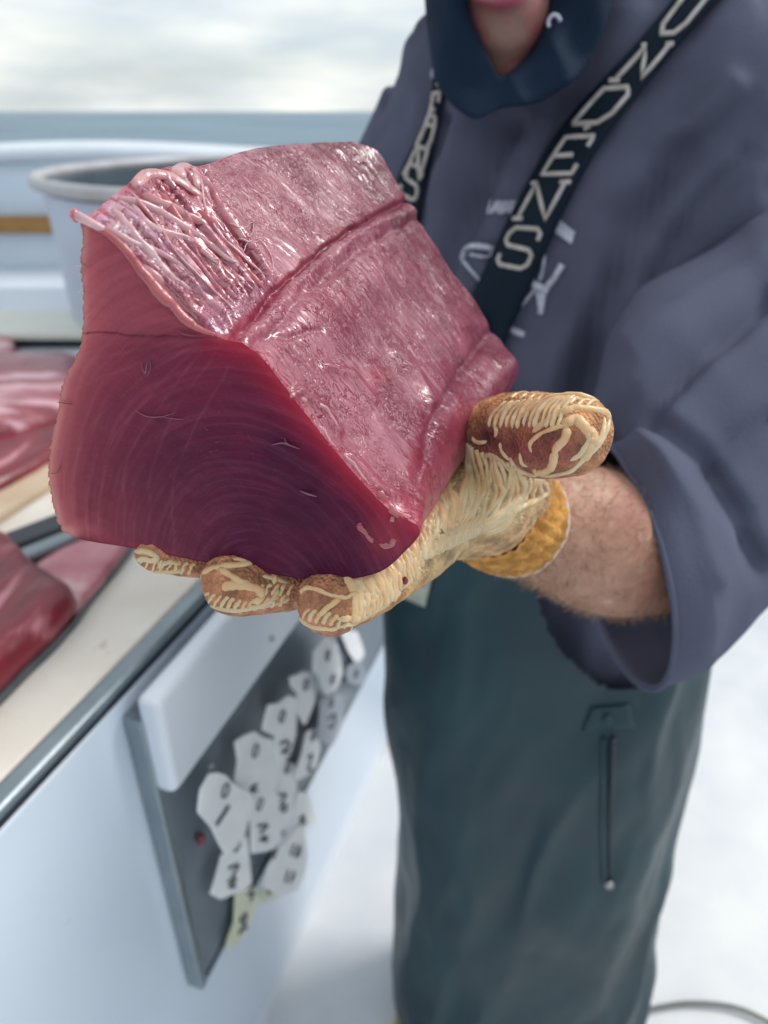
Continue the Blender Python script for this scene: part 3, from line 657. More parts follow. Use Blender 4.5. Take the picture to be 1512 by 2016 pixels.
wet = wet - .50 * np.clip((TT - .62) / .25, 0, 1) - .35 * np.exp(-(g2 / 40) ** 2) - .8 * np.exp(-((gs - 6) / 9) ** 2) - .6 * np.exp(-tm / .004) - .35 * np.clip((PX - 700 - (1000 - PY) * .35) / 80, 0, 1) * (JJ > 5)
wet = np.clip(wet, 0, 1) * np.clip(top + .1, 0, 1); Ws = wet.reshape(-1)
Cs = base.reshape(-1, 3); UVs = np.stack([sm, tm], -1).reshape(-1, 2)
# back cap
bc = S2[-1].mean(0); nb0 = len(Vs); caps = []
for s in (.97, .85, .6, .3, .02): caps.append(bc + (S2[-1] - bc) * s + AX * .02 * (1 - s * s) + 0)
Vs = np.concatenate([Vs] + caps); ring0 = (RR - 1) * CC
idx = np.arange(nb0 - CC, nb0 + 5 * CC).reshape(6, CC)
for i in range(5):
    for j in range(CC): Fs.append((idx[i, j], idx[i, (j + 1) % CC], idx[i + 1, (j + 1) % CC], idx[i + 1, j]))
Cs = np.concatenate([Cs, np.tile(c3(.13, .010, .03), (5 * CC, 1))]); UVs = np.concatenate([UVs, np.concatenate([np.stack([sm[-1], tm[-1] + .01 * (i + 1)], -1) for i in range(5)])])
def set_uv(me, uvs, name='fibre'):
    uvl = me.uv_layers.new(name=name); li = np.empty(len(me.loops), dtype=np.int32); me.loops.foreach_get('vertex_index', li)
    uvl.data.foreach_set('uv', uvs[li].ravel())
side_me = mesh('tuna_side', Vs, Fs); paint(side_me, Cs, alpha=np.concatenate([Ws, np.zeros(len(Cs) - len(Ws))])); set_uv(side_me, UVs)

# front face
loop = S2[0].copy()
lp, lq, _ = topx(loop)
jag = (lp < 200)
nz_ = fbm(np.stack([lq / 9, lp / 30, 0 * lp], -1), 3, 50) + .6 * (np.mod(lq / 17 + .3 * np.sin(lq / 40), 1) - .5)
jd = unit((-1, 0, 0)) * (jag * nz_ * .0008)[:, None]
loop = loop + jd
side_co = coords(side_me)
for i_ in range(24): side_co[i_ * CC:(i_ + 1) * CC] += jd * math.exp(-i_ / 7)
side_co[:CC] = loop; setco(side_me, side_co)
NRG = 110; cc_ = FP(400, 880); rads = 1 - np.linspace(0, 1, NRG) ** 1.25 * .999
FV = np.array([cc_ + (loop - cc_) * r for r in rads]); fx, fy, _ = topx(FV)
e1 = unit(np.cross(fn, UP)); e1 = e1 if e1[0] > 0 else -e1; e2 = np.cross(e1, fn); e2 = e2 if e2[2] > 0 else -e2
# ring coordinate: growth rings about a centre low in the face, radial grain above the corner line
g_ = (FV - FP(520, 1190)); ga, gb = g_ @ e1, g_ @ e2
ringr = np.sqrt((ga * 1.25 * np.where(ga > 0, .92, 1)) ** 2 + (gb * .86) ** 2) + .002 * fbm(np.stack([ga * 40, gb * 40, 0 * ga], -1), 3, 61)
ringa = np.arctan2(gb, ga) * .08
k_ = (FV - FP(418, 660)); ka, kb = k_ @ e1, k_ @ e2; fan = np.arctan2(kb, -ka)
up_ = np.clip((.008 - fan * .02 + (700 - fy) / 900.) / .02, 0, 1) * np.clip((560 - fx) / 150, 0, 1); up_ = np.clip((725 - fy) / 70, 0, 1) * np.clip((520 - fx) / 100, 0, 1)
fr = fan * .055; fa = np.hypot(ka, kb)
up_ = up_ * 0
u_ = ringa * (1 - up_) + fa * up_; v_ = ringr * (1 - up_) + (fr + .05) * up_
# colour
d_out = np.linalg.norm(FV - loop[None], axis=2)
dl, _ = segd(fx, fy, [(168,432),(160,520),(163,640),(150,700),(128,745),(97,900),(98,960),(118,1036),(160,1062)])
db, _ = segd(fx, fy, [(160,1062),(255,1078),(395,1105),(520,1128),(640,1143)])
dr, _ = segd(fx, fy, [(432,664),(505,694),(590,800),(690,925),(765,1003),(824,1040)])
dtop, _ = segd(fx, fy, [(168,432),(232,478),(288,548),(355,628),(432,664)])
nn_ = fbm(np.stack([fx / 60, fy / 60, 0 * fx], -1), 4, 71)
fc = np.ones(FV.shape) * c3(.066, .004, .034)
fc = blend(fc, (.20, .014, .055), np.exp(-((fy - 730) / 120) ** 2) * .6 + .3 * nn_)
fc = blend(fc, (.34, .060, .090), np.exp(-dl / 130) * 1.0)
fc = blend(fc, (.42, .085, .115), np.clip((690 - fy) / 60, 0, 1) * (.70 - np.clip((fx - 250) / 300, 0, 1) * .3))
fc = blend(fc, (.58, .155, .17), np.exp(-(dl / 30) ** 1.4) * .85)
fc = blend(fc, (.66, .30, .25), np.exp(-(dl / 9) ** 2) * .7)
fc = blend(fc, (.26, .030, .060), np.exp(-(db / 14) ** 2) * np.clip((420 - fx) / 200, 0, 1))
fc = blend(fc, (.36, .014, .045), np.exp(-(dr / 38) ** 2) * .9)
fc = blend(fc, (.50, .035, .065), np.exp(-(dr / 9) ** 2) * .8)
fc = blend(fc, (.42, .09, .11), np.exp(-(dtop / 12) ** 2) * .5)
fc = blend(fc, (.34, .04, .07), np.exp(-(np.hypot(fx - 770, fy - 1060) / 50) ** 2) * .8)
lne, _ = segd(fx, fy + 5 * fbm(np.stack([fx / 40, fy / 40, 0 * fx], -1), 2, 4), [(165,655),(260,662),(330,664),(425,660)])
wx_, wy_ = fx + 5 * fbm(np.stack([fx / 50, fy / 50, 0 * fx], -1), 2, 14), fy + 5 * fbm(np.stack([fx / 50, fy / 50, 0 * fx + 9], -1), 2, 15)
for pts, f_, w_, c_ in (([(410,662),(300,680),(150,715)], .35, 3, 1), ([(410,662),(300,700),(140,775)], .4, 3, 1), ([(405,668),(290,735),(170,850),(140,960)], .4, 3, 1), ([(400,672),(300,770),(215,880),(190,1050)], .35, 3, 1),
      ([(395,690),(320,790),(255,900),(240,1070)], .35, 3, 1), ([(420,700),(350,800),(300,920),(290,1080)], .3, 3, 1), ([(450,720),(390,830),(345,940),(340,1090)], .3, 3, 1), ([(400,655),(280,640),(165,625)], .3, 2.5, 0), ([(380,648),(270,600),(165,575)], .3, 2.5, 0),
      ([(360,640),(260,560),(165,520)], .25, 2.5, 0), ([(170,600),(230,606),(300,622)], .3, 2, 0), ([(168,690),(230,672),(330,662)], .4, 2, 0)):
    d_, _s = segd(wx_, wy_, [tuple(q_) for q_ in cat(np.array(pts, float), 5)]); d0 = np.hypot(fx - 410, fy - 662)
    fc = blend(fc, (.46, .16, .20) if c_ else (.10, .008, .03), np.exp(-(d_ / (w_ * .8)) ** 2) * f_ * .42 * np.clip(d0 / 60, 0, 1) * (.75 + .8 * nn_))
fc = blend(fc, (.07, .006, .022), np.exp(-(lne / 1.7) ** 2) * .6 * np.clip((350 - fx) / 100, .25, 1))
FVd = FV + fn * ((.0006 * fbm(np.stack([ga * 200, gb * 200, 0 * ga], -1), 4, 5) + .00025 * np.sin(v_ * 900 + 4 * nn_) * 1 + .0022 * np.clip(np.exp(-((up_ - .5) / .3) ** 2), 0, 1) * 0) * np.clip(d_out / .003, 0, 1) - .0004 * np.exp(-d_out / .0010) - .0007 * np.exp(-(lne / 3) ** 2) * (d_out > .002))[..., None]
FVd[0] = loop
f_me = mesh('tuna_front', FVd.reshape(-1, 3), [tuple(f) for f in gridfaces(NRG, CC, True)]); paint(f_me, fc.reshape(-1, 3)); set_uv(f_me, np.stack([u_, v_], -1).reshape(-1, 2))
def fix_out(me, ref):
    bm = bmesh.new(); bm.from_mesh(me); bmesh.ops.recalc_face_normals(bm, faces=bm.faces); bm.to_mesh(me); bm.free(); me.update()
for me_, chk in ((side_me, 'c'), (f_me, 'f')):
    bm = bmesh.new(); bm.from_mesh(me_); bm.faces.ensure_lookup_table()
    f0 = bm.faces[len(bm.faces) // 3]; f0.normal_update()
    ref = Vector(fn) if chk == 'f' else f0.calc_center_median() - Vector(S.mean((0, 1)))
    if f0.normal.dot(ref) < 0: bmesh.ops.reverse_faces(bm, faces=bm.faces)
    bm.to_mesh(me_); bm.free(); me_.shade_smooth()
tree_s = bvh(side_me); tree_f = bvh(f_me)
tuna = empty('tuna_chunk', S.mean((0, 1)) - [0, 0, .07], 'thick wet chunk of dark red tuna held out in a gloved hand', 'raw tuna')
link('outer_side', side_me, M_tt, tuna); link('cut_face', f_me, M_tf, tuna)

# sinews: strands lying on the flap at the upper left
def strand(pxs, r0, r1, m, tree, par, name='sinew_strand', lift=.0006, seg=10, wob=.0005, flat=.45, seed=0):
    q = drape(tree, pxs, 6, lift, 4)
    if q is None or len(q) < 4: return None
    n = len(q); t = np.linspace(0, 1, n); r = (r0 + (r1 - r0) * t) * (1 + .22 * fbm(np.column_stack([t * 9, t * 0 + seed, t * 0]), 2, seed))
    r *= np.clip(np.minimum(t, 1 - t) * 9 + .35, 0, 1); q = q + wob * np.stack([fbm(np.column_stack([t * 7 + seed, t * 0 + k, t * 0]), 2, seed + k) for k in range(3)], -1)
    V, F_ = tube_vf(q, r, seg, True, flat=flat, up=-ray(*pxs[0])); return link(name, mesh(name, V, F_), m, par)
NS = 6
for k in range(NS):
    f = k / (NS - 1)
    s0 = cat([(182,446),(228,402),(272,356),(318,345),(392,345)], 30); s0 = s0[int(f * (len(s0) - 1))]
    e0 = cat([(418,655),(452,640),(486,612),(516,580),(545,556)], 30); e0 = e0[int(min(1, f * 1.02) * (len(e0) - 1))]
    mid = (s0 + e0) / 2 + np.array([-10, 10]) * math.sin(f * 3.1) + np.array([random.uniform(-6, 6), random.uniform(-6, 6)])
    a0 = random.choice([0, 0, .12, .3]) if k not in (1, 5) else 0; b0 = random.choice([1, 1, .85, .7])
    st = s0 + (e0 - s0) * a0; en = s0 + (e0 - s0) * b0
    m_ = M_fat if k in (1,) else (M_sinewr if (k * 7) % 5 in (1, 3) else M_sinew)
    strand([st, mid * .6 + st * .4, mid, mid * .5 + en * .5, en], .0017 + .0010 * random.random(), .0009, m_, tree_s, tuna, seed=k, lift=-.0004)
for pxs, r0, r1 in (([(232,392),(290,408),(350,440),(410,480),(470,520)], .0022, .0008), ([(200,445),(260,478),(320,500),(380,540)], .0016, .0008), ([(255,400),(300,450),(370,470),(430,520)], .0019, .0008),
                    ([(225,455),(236,436)], .0010, .0008), ([(245,462),(262,430)], .0010, .0008), ([(262,470),(285,445)], .0012, .0008)):
    r0 *= .8
    if len(pxs) == 2: pxs = [pxs[0], ((pxs[0][0] + pxs[1][0]) / 2, (pxs[0][1] + pxs[1][1]) / 2), pxs[1]]
    strand(pxs, r0, r1, M_fat, tree_s, tuna, 'fat_strand', .0003, seed=int(r0 * 1e5))
for pxs, r0 in (([(262,372),(285,345),(330,348),(380,372),(400,400)], .0024), ([(350,352),(352,330),(368,324),(385,340),(392,372)], .0030), ([(395,345),(408,420),(450,480),(520,540)], .0016), ([(280,385),(340,410),(400,440)], .0020)):
    strand(pxs, r0, r0 * .7, M_sinew if r0 > .0018 else M_fat, tree_s, tuna, 'membrane_fold', .0000, seed=int(r0 * 1e5) + 3)
# the flap's loose front lip, hanging just over the cut face
lip = [(178,440),(236,482),(285,545),(330,590),(370,635),(420,660)]
q = np.array([FP(x + 2, y, .0010) for x, y in lip]); q = cat(q, 12); t = np.linspace(0, 1, len(q))
V, F_ = tube_vf(q + .0007 * np.stack([fbm(np.column_stack([t * 12, 0 * t + k, 0 * t]), 3, k) for k in range(3)], -1), .0008 + .0011 * np.sin(t * 3.1) + .0005 * fbm(np.column_stack([t * 20, 0 * t, 0 * t]), 2, 9), 12); link('flap_lip', mesh('l', V, F_), M_sinewr, tuna)
q = cat(np.array([FP(x, y, o_) for x, y, o_ in [(205,452,.001),(182,440,.002),(163,430,.001),(150,424,.0)]]), 6)
V, F_ = tube_vf(q, np.linspace(.0012, .0017, len(q)), 12); link('loose_end', mesh('l', V, F_), M_fat, tuna)
V, F_ = ellip_vf(D(148, 424, topx(q[-1])[2]), (.0016, .0020, .0022), n=10); link('loose_tip', mesh('l', V, F_), M_bit, tuna)
# shreds on the face and rim
def fstroke(pxs, r, m, name='shred', off=.0006, par=tuna):
    q = cat(np.array([FP(x, y, off) for x, y in pxs], float), 6) if len(pxs) > 2 else np.array([FP(x, y, off) for x, y in pxs])
    r = r * .7; n = len(q); V, F_ = tube_vf(q, r * (np.sin(np.linspace(.15, 3.0, n)) * .8 + .2), 6, flat=.5); return link(name, mesh(name, V, F_), m, par)
M_shred = mat('pale_shred', (.30, .12, .18), (.22, .07, .12), .3, 80, coat=.4)
for pxs, r in (([(266,808),(290,820),(320,820),(345,812)], .0006), ([(318,820),(340,824),(362,826)], .0005), ([(277,712),(285,735),(290,712)], .0005), ([(292,708),(297,722),(290,742)], .0004),
               ([(535,876),(556,872),(572,878)], .0008), ([(560,862),(566,874),(590,884)], .0008), ([(590,966),(606,972),(624,978)], .0010), ([(424,871),(432,870)], .0006), ([(402,842),(410,848)], .0006),
               ([(405,662),(370,660),(345,650)], .0005), ([(412,890),(430,886)], .0004), ([(243,776),(246,779)], .0007)):
    fstroke(pxs, r, M_shred)
for pxs, r in (([(98,932),(112,930),(120,915)], .0004), ([(112,792),(130,794),(146,797)], .0004)): fstroke(pxs, r, M_fish2, 'nick')
for pxs in ([(168,524),(156,524),(146,526)], [(166,536),(160,542),(156,541)], [(166,566),(160,574),(150,577)], [(163,552),(158,556)]):
    fstroke(pxs, .0005, M_fat, 'fray', .0)
for k, (px, py, r) in enumerate([(772,1020,3)]):
    p = hit(tree_s, px, py, .0) if px < 0 else None
    hs, hf = hit(tree_s, px, py, .0004), hit(tree_f, px, py, .0004)
    cnd = [x for x in (hs, hf) if x is not None]
    if not cnd: continue
    p = min(cnd, key=lambda x: topx(x)[2]); rr_ = r * .00034
    V, F_ = ellip_vf((0, 0, 0), (rr_ * random.uniform(.9, 1.6), rr_ * .8, rr_ * random.uniform(.8, 1.5)), n=12); V = V * [1, .8, 1] * (1 + .9 * fbm(V * 900 + k * 3, 3, k))[:, None]
    link('flesh_crumb', mesh('cr', V + p, F_), M_sinewr if k % 3 else M_bit, tuna)
for pxs, r0 in (([(706,1030),(716,1040),(726,1054),(738,1066)], .0017), ([(748,1078),(766,1072),(786,1052)], .0018)):
    strand(pxs, r0, r0 * .7, M_bit if r0 > .0019 else M_sinewr, tree_f, tuna, 'flesh_tag', -.0003, seed=int(r0 * 1e5), wob=.0010)
for pxs, r0 in (([(572,778),(590,800),(612,826),(640,868)], .0016), ([(628,836),(655,872),(700,925),(735,966)], .0012), ([(740,970),(775,1004),(815,1034)], .0020), ([(560,772),(600,786),(640,806),(668,846)], .0012)):
    strand(pxs, r0, r0 * .6, M_sinewr if r0 > .0015 else M_sinew, tree_s, tuna, 'flesh_tag', -.0005, seed=int(r0 * 1e5) + 1, wob=.0012)
# thin fat web over the upper panel corner
for pxs in ([(500,440),(492,470),(478,500)], [(452,440),(480,450),(505,432)], [(505,470),(530,500),(540,540)], [(470,470),(500,478),(520,470)]):
    strand(pxs, .0005, .0003, M_fat, tree_s, tuna, 'fat_thread', .0006, seg=6)
# ragged crest of tissue beside the long groove
for k in range(0):
    f = (k + .5) / 26; gq = np.array(groove, float); gq = cat(gq, 10); c = gq[int(f * (len(gq) - 1))] + np.array([-8, -12]) * random.uniform(.3, 1.2)
    dd = np.array([random.uniform(8, 20), random.uniform(-12, 2)]); strand([c - dd / 2, c + np.array([random.uniform(-3, 3), random.uniform(-3, 3)]), c + dd / 2], .0009 + .0010 * f, .0006, [M_sinew, M_sinew, M_sinewr][k % 3], tree_s, tuna, 'tissue_crest', .0001, seed=k)

# ------------------------------------------------------------------ the man
man = empty('person', (.20, .78, 0), 'man in grey hoodie, navy hood and green bib overalls holding out the tuna', 'person')
hand = {
 'index': [(905,985,.372,.020),(848,1055,.338,.0172),(750,1130,.318,.0155),(652,1184,.304,.0150)],
 'middle': [(815,1035,.375,.020),(680,1095,.338,.0168),(570,1135,.326,.0158),(466,1144,.311,.0154)],
 'ring': [(725,1045,.382,.019),(570,1078,.348,.0155),(430,1082,.334,.0142),(318,1074,.320,.0125)],
 'little': [(650,1035,.395,.017),(540,1040,.375,.014),(440,1035,.362,.0125),(360,1030,.352,.0115)],
 'thumb': [(985,965,.415,.030),(972,890,.385,.026),(1010,858,.352,.0215),(1085,858,.325,.0196),(1122,856,.313,.0186)]}
W = (985, 1005, .435)
parts = []
for k, ch in hand.items():
    pts = [D(*c[:3]) for c in ch]; rad = [c[3] for c in ch]
    if k != 'thumb': pts = [D(*W) * .75 + pts[0] * .25, (D(*W) + pts[0]) / 2] + pts; rad = [.026, .024] + rad
    parts.append(capsule_chain(pts, rad, 8, 24))
parts.append(capsule_chain([D(*W), D(940, 985, .40)], [.031, .030], 6, 24))
gl = remesh(parts, .0016, 3, 'glove')
co = coords(gl); nrm = normals(gl); gx, gy, gz = topx(co)
co = co + nrm * (.0007 * fbm(co * 90, 3, 5) + .0004 * fbm(co * 300, 2, 6))[:, None]; setco(gl, co)
gcol = np.ones(co.shape) * c3(.60, .29, .12)
g_n = fbm(co * 70, 3, 9)
gcol = blend(gcol, (.66, .50, .27), np.exp(-(np.hypot((gx - 960) / 150, (gy - 980) / 90)) ** 2) * 1.0 + np.exp(-(np.hypot((gx - 830) / 120, (gy - 1090) / 90)) ** 2) * .8)
gcol = blend(gcol, (.58, .25, .14), np.clip((720 - gx) / 60, 0, 1) * (.9 + .4 * g_n))
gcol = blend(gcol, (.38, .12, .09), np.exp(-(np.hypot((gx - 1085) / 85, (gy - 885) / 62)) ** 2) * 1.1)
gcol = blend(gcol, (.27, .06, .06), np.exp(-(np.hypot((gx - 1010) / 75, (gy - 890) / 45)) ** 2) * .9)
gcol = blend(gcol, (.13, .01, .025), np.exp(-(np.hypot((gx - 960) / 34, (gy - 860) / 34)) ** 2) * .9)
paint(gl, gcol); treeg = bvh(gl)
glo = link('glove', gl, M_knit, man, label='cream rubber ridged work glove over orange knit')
RN = []
def ridge(pxs, r, m=M_rubber, lift=.0003, seg=8, step=5, sub=True, taper=True, sd=[0]):
    q = drape(treeg, pxs, step, lift - r * .35, 2)
    if q is None or len(q) < 3: return
    sd[0] += 1; n = len(q); t = np.linspace(0, 1, n); L_ = t * n * .35
    rr = r * (1 + .25 * fbm(np.column_stack([L_, L_ * 0 + sd[0] * 3.1, L_ * 0]), 2, sd[0]))
    if taper: rr = rr * np.clip(np.sqrt(np.clip(np.minimum(t, 1 - t) * n / 3.0, 0, 1)) * .75 + .28, 0, 1)
    q = q + r * .35 * np.stack([fbm(np.column_stack([L_ * .8, L_ * 0 + sd[0] + k * 9, L_ * 0]), 2, k + 40) for k in range(3)], -1)
    V, F_ = tube_vf(q, rr * 1.05, seg, flat=.6, up=-ray(*pxs[0])); link('rubber_ridge', mesh('ridge', V, F_), m, glo)
def pxz(crop, sc, pts): return [(crop[0] + x / sc, crop[1] + y / sc) for x, y in pts]
Z1 = lambda *p: pxz((200, 1040), 2.52, p)
# ring fingertip
ridge(Z1((105,150),(150,120),(215,115),(275,140),(250,160),(190,155),(150,185)), .0014, M_rubber2)
ridge(Z1((90,140),(95,180),(150,200),(230,212),(330,212),(420,205)), .0013, M_rubber2)
ridge(Z1((300,155),(275,200)), .0010, M_rubber2) ; ridge(Z1((275,195),(340,165),(400,180)), .0011, M_rubber2)
# middle fingertip
ridge(Z1((650,155),(730,160),(800,170),(850,215),(860,280)), .0015)
ridge(Z1((480,300),(490,240),(540,200),(600,190),(700,180),(760,160)), .0014)
ridge(Z1((580,200),(640,235),(700,275),(770,305),(815,320)), .0016)
ridge(Z1((600,312),(630,290),(700,285),(760,300),(800,325),(790,355),(740,365)), .0019)
ridge(Z1((470,290),(475,340),(520,375),(580,395),(650,405),(720,400),(800,385),(880,370),(935,345)), .0012, M_rubber2)
ridge(Z1((720,390),(790,385),(850,350),(880,300)), .0012, M_rubber2)
ridge(Z1((800,240),(870,250),(930,275)), .0010, M_rubber2)
# index fingertip
ridge(Z1((985,330),(1010,300),(1060,300),(1120,325),(1180,345),(1230,335),(1290,320),(1330,320)), .0014)
ridge(Z1((1180,345),(1150,375),(1110,400),(1075,438)), .0013)
ridge(Z1((1320,300),(1340,340),(1330,390),(1280,430),(1220,445),(1165,440)), .0019)
ridge(Z1((1270,375),(1275,400),(1250,430)), .0013)
ridge(Z1((960,350),(965,390),(985,440),(1030,480),(1100,495),(1150,495),(1210,480),(1280,455),(1340,420)), .0013, M_rubber2)
ridge(Z1((1300,300),(1360,300),(1385,340),(1370,390),(1320,430)), .0017)
# short wet ridges wrapping the undersides and shoulders of the fingers
for (x0, y0, x1, y1, n_) in ((250,1116,380,1126,9), (500,1168,575,1166,5), (392,1182,480,1204,7), (590,1215,700,1236,8), (480,1200,560,1186,5)):
    for k in range(n_):
        f = (k + .3) / n_; x = x0 + (x1 - x0) * f; y = y0 + (y1 - y0) * f; ridge([(x, y + 6), (x + 4, y - 3), (x + 9 + random.uniform(-3, 3), y - 12), (x + 16, y - 17)], .0009, [M_rubber, M_rubber2][k % 2], .0002, 8, 3)
# rope of ridges along the index finger and the edge of the palm
outer = cat([(700,1228),(748,1208),(790,1168),(820,1130),(838,1090),(862,1055),(905,1035)], 12)
inner = cat([(668,1120),(712,1110),(752,1092),(795,1055),(820,1025),(848,985),(878,945)], 12)
K = 34
for k in range(K):
    f = k / (K - 1); i = f * (len(outer) - 1); o_ = outer[int(i)]; n_i = inner[min(len(inner) - 1, int(i + 4))]
    dvec = o_ - n_i; j = np.array([random.uniform(-2, 2), random.uniform(-2, 2)])
    mid = n_i + dvec * .5 + np.array([8, -4]) + j
    ridge([n_i + dvec * -.12, n_i + dvec * .18 + j * .5, mid, n_i + dvec * .8 + np.array([2, 6]), n_i + dvec * .98], .0019 + .0007 * random.random(), [M_rubber, M_rubber, M_rubber2][k % 3], .0002, 8, 4)
# second braid, lower edge
for k in range(24):
    f = k / 23; i = int(f * (len(outer) - 1)); o_ = outer[i]; tng = unit(outer[min(i + 2, len(outer) - 1)] - outer[max(i - 2, 0)])
    nrm_ = np.array([tng[1], -tng[0]]); nrm_ = nrm_ if nrm_[1] < 0 else -nrm_
    ridge([o_ + nrm_ * 3 - tng * 3, o_ + nrm_ * 18 + tng * 8, o_ + nrm_ * 36 + tng * 24], .0016, M_rubber, .0004, 8, 4)
# palm: long wavy ridges fanning from the heel up to the thumb web
for k in range(19):
    f = k / 18
    a = np.array([905 + 165 * f, 868 + 74 * f]) ; b = np.array([878 + 150 * f ** 1.1, 1052 - 52 * f ** 1.2])
    pts = []
    for s in np.linspace(0, 1, 7):
        p_ = a * (1 - s) + b * s + np.array([22 * math.sin(s * 3.1) + 5 * math.sin(s * 7 + k * 1.3), 0]); pts.append(p_ + [random.uniform(-2, 2), 0])
    ridge(pts, .0014 + .0004 * random.random(), [M_rubber2, M_rubber][k % 4 == 0], .0004, 8, 5, taper=False)
for k in range(6):
    y = 1010 + k * 9; ridge([(885 - k * 3, 1058 - k * 2), (930, y + 26 - k * 6), (985, y - 2 - k * 2), (1035, 975 + k * 2 - 4)], .0013, M_rubber2, .0006)
for k in range(20):
    f = k / 19; x = 838 + 118 * f; y = 1104 - 62 * f
    ridge([(x - 6, y + 4), (x - 2 - 4 * f, y - 14), (x + 4, y - 30), (x + 12, y - 44)], .0015, [M_rubber2, M_rubber][k % 3 == 0], .0003, 8, 4)
for k in range(7):
    f = k / 6; ridge([(850 + 20 * f, 1090 - 20 * f), (905 + 10 * f, 1066 - 12 * f), (960, 1040 - 12 * f), (1010, 1008 - 14 * f)], .0012, M_rubber2, .0005, 8, 5)
# thumb
Z2 = lambda *p: pxz((780, 740), 3.36, p)
ridge(Z2((900,510),(890,450),(950,390),(1040,350),(1120,335)), .0013)
ridge(Z2((1120,360),(1140,300),(1200,295),(1240,340),(1300,370),(1310,420),(1280,500),(1230,560)), .0023)
ridge(Z2((1130,340),(1110,420),(1050,480),(1045,560),(1010,620),(940,640),(905,620)), .0019)
ridge(Z2((900,380),(1000,300),(1100,240),(1200,215),(1300,225),(1390,250),(1410,300)), .0019)
ridge(Z2((820,280),(920,200),(1050,140),(1180,130),(1300,160),(1420,200),(1435,215)), .0018)
ridge(Z2((1435,210),(1415,300),(1370,420),(1280,520),(1180,620),(1050,660),(920,655)), .0019, M_rubber2)
ridge(Z2((755,540),(790,600),(860,640),(930,655)), .0014, M_rubber2); ridge(Z2((820,510),(830,570),(870,600)), .0010, M_rubber2)
ridge(Z2((1250,340),(1270,420),(1230,500),(1150,560)), .0012, M_rubber2)
ridge(Z2((1380,270),(1360,380),(1290,480)), .0013, M_rubber2)
for k in range(13):
    x = 640 + k * 38; ridge(Z2((x + 90 + k * 6, 120 + (12 - k) * 4), (x + 30, 190 + (12 - k) * 3), (x - 10, 270 + k * 2), (x - 25, 340 + 4 * (k % 3))), .0010 + .0003 * (k % 3), M_rubber if k % 2 else M_rubber2, .0004)
for k in range(10):
    x = 760 + k * 55; ridge(Z2((x, 150 + 6 * k), (x + 45, 118 + 5 * k), (x + 110, 112 + 7 * k)), .0009, M_rubber, .0004)
for pts in (((500,400),(540,440),(600,430)), ((640,330),(665,370),(650,410)), ((690,440),(700,500),(760,560)), ((560,540),(620,520),(700,560),(760,640),(860,680))): ridge(Z2(*pts), .0012, M_rubber2)
# knitted ribs of the cuff
c0, c1 = D(958, 992, .415), D(1006, 1022, .452); ax = unit(c1 - c0)
th = np.linspace(0, 2 * math.pi, 121)[:-1]; uu = unit(np.cross(ax, UP)); vv = np.cross(ax, uu); rw = []
for s, r in ((0, .031), (.25, .034), (.55, .036), (.85, .0365), (1.0, .036), (1.02, .034), (.9, .033), (.3, .031)):
    rib = 1 + .045 * np.abs(np.cos(th * 15)) * (s < 1.01)
    rw.append(c0 + (c1 - c0) * s + (r * rib)[:, None] * (np.cos(th)[:, None] * uu + np.sin(th)[:, None] * vv))
cv = np.concatenate(rw); cv = cv + .0020 * np.stack([fbm(cv * 60 + k, 3, k) for k in range(3)], -1); link('cuff', mesh('cuff', cv, [tuple(f) for f in gridfaces(8, 120, True)]), M_cuff, glo)
q = c0 + (c1 - c0) * 1.03 + .0362 * (np.cos(th)[:, None] * uu + np.sin(th)[:, None] * vv); q = q + .0012 * np.stack([fbm(q * 60 + k, 3, k) for k in range(3)], -1)
V, F_ = tube_vf(np.concatenate([q, q[:1]]), .0013, 8, False); link('cuff_thread', mesh('ct', V, F_), M_thread, glo)
p = hit(treeg, 795, 1142, .001); 
if p is None: p = D(795, 1142, .315)
V, F_ = ellip_vf(p, (.0013, .0013, .002), n=10); link('blood_drop', mesh('bd', V, F_), M_fish2, glo)

# body: one continuous figure (head, trunk, arms, legs)
def q3(a): return np.array(a, float)
neckp = AY(1010, 160, .87); headc = AY(1000, -190, .81)
sh_l = AY(1520, 210, .76); el = D(1420, 1075, .645); sh_r = AY(865, 250, .93)
wr = D(*W)
chest = AY(1100, 560, .87); belly = AY(1075, 1130, .78); pelv = q3((.205, .80, H - .60))
bp_ = [capsule_chain([wr - ax * .02, D(1000, 1015, .447), D(1070, 1028, .490), D(1150, 1050, .52), D(1225, 1072, .552), el], [.027, .0295, .042, .050, .056, .052], 8, 28),
       capsule_chain([el, (el + sh_l) / 2, sh_l + q3((0, .03, -.03))], [.050, .050, .045], 8, 20),
       capsule_chain([sh_l + q3((0, .03, -.03)), AY(1150, 360, .92), sh_r + q3((.02, .04, -.07))], [.045, .055, .045], 8, 20),
       capsule_chain([sh_r, q3((-.01, 1.02, H - .33)), q3((.06, .95, H - .58))], [.060, .050, .038], 8, 20),
       capsule_chain([chest, belly, pelv], [.095, .11, .12], 8, 28), capsule_chain([neckp + q3((0, .03, -.06)), neckp, headc + q3((0, .03, 0))], [.045, .050, .06], 8, 20),
       ellip_vf(headc + q3((0, .02, .01)), (.074, .095, .115)), ellip_vf(AY(1000, 30, .742), (.036, .034, .036)), ellip_vf(AY(998, 78, .728), (.024, .020, .020)), ellip_vf(AY(990, 118, .735), (.020, .02, .020)), ellip_vf(AY(986, 150, .755), (.022, .03, .025)), ellip_vf(AY(1000, -150, .75), (.058, .05, .07)),
       capsule_chain([AY(1000, -190, .71), AY(995, -95, .690)], [.010, .016], 5, 12), capsule_chain([AY(940, -8, .712), AY(985, -6, .700), AY(1030, -8, .712)], [.006, .0085, .006], 5, 12),
       ellip_vf(headc + q3((-.078, .02, 0)), (.012, .02, .03)), ellip_vf(headc + q3((.078, .02, 0)), (.012, .02, .03))]
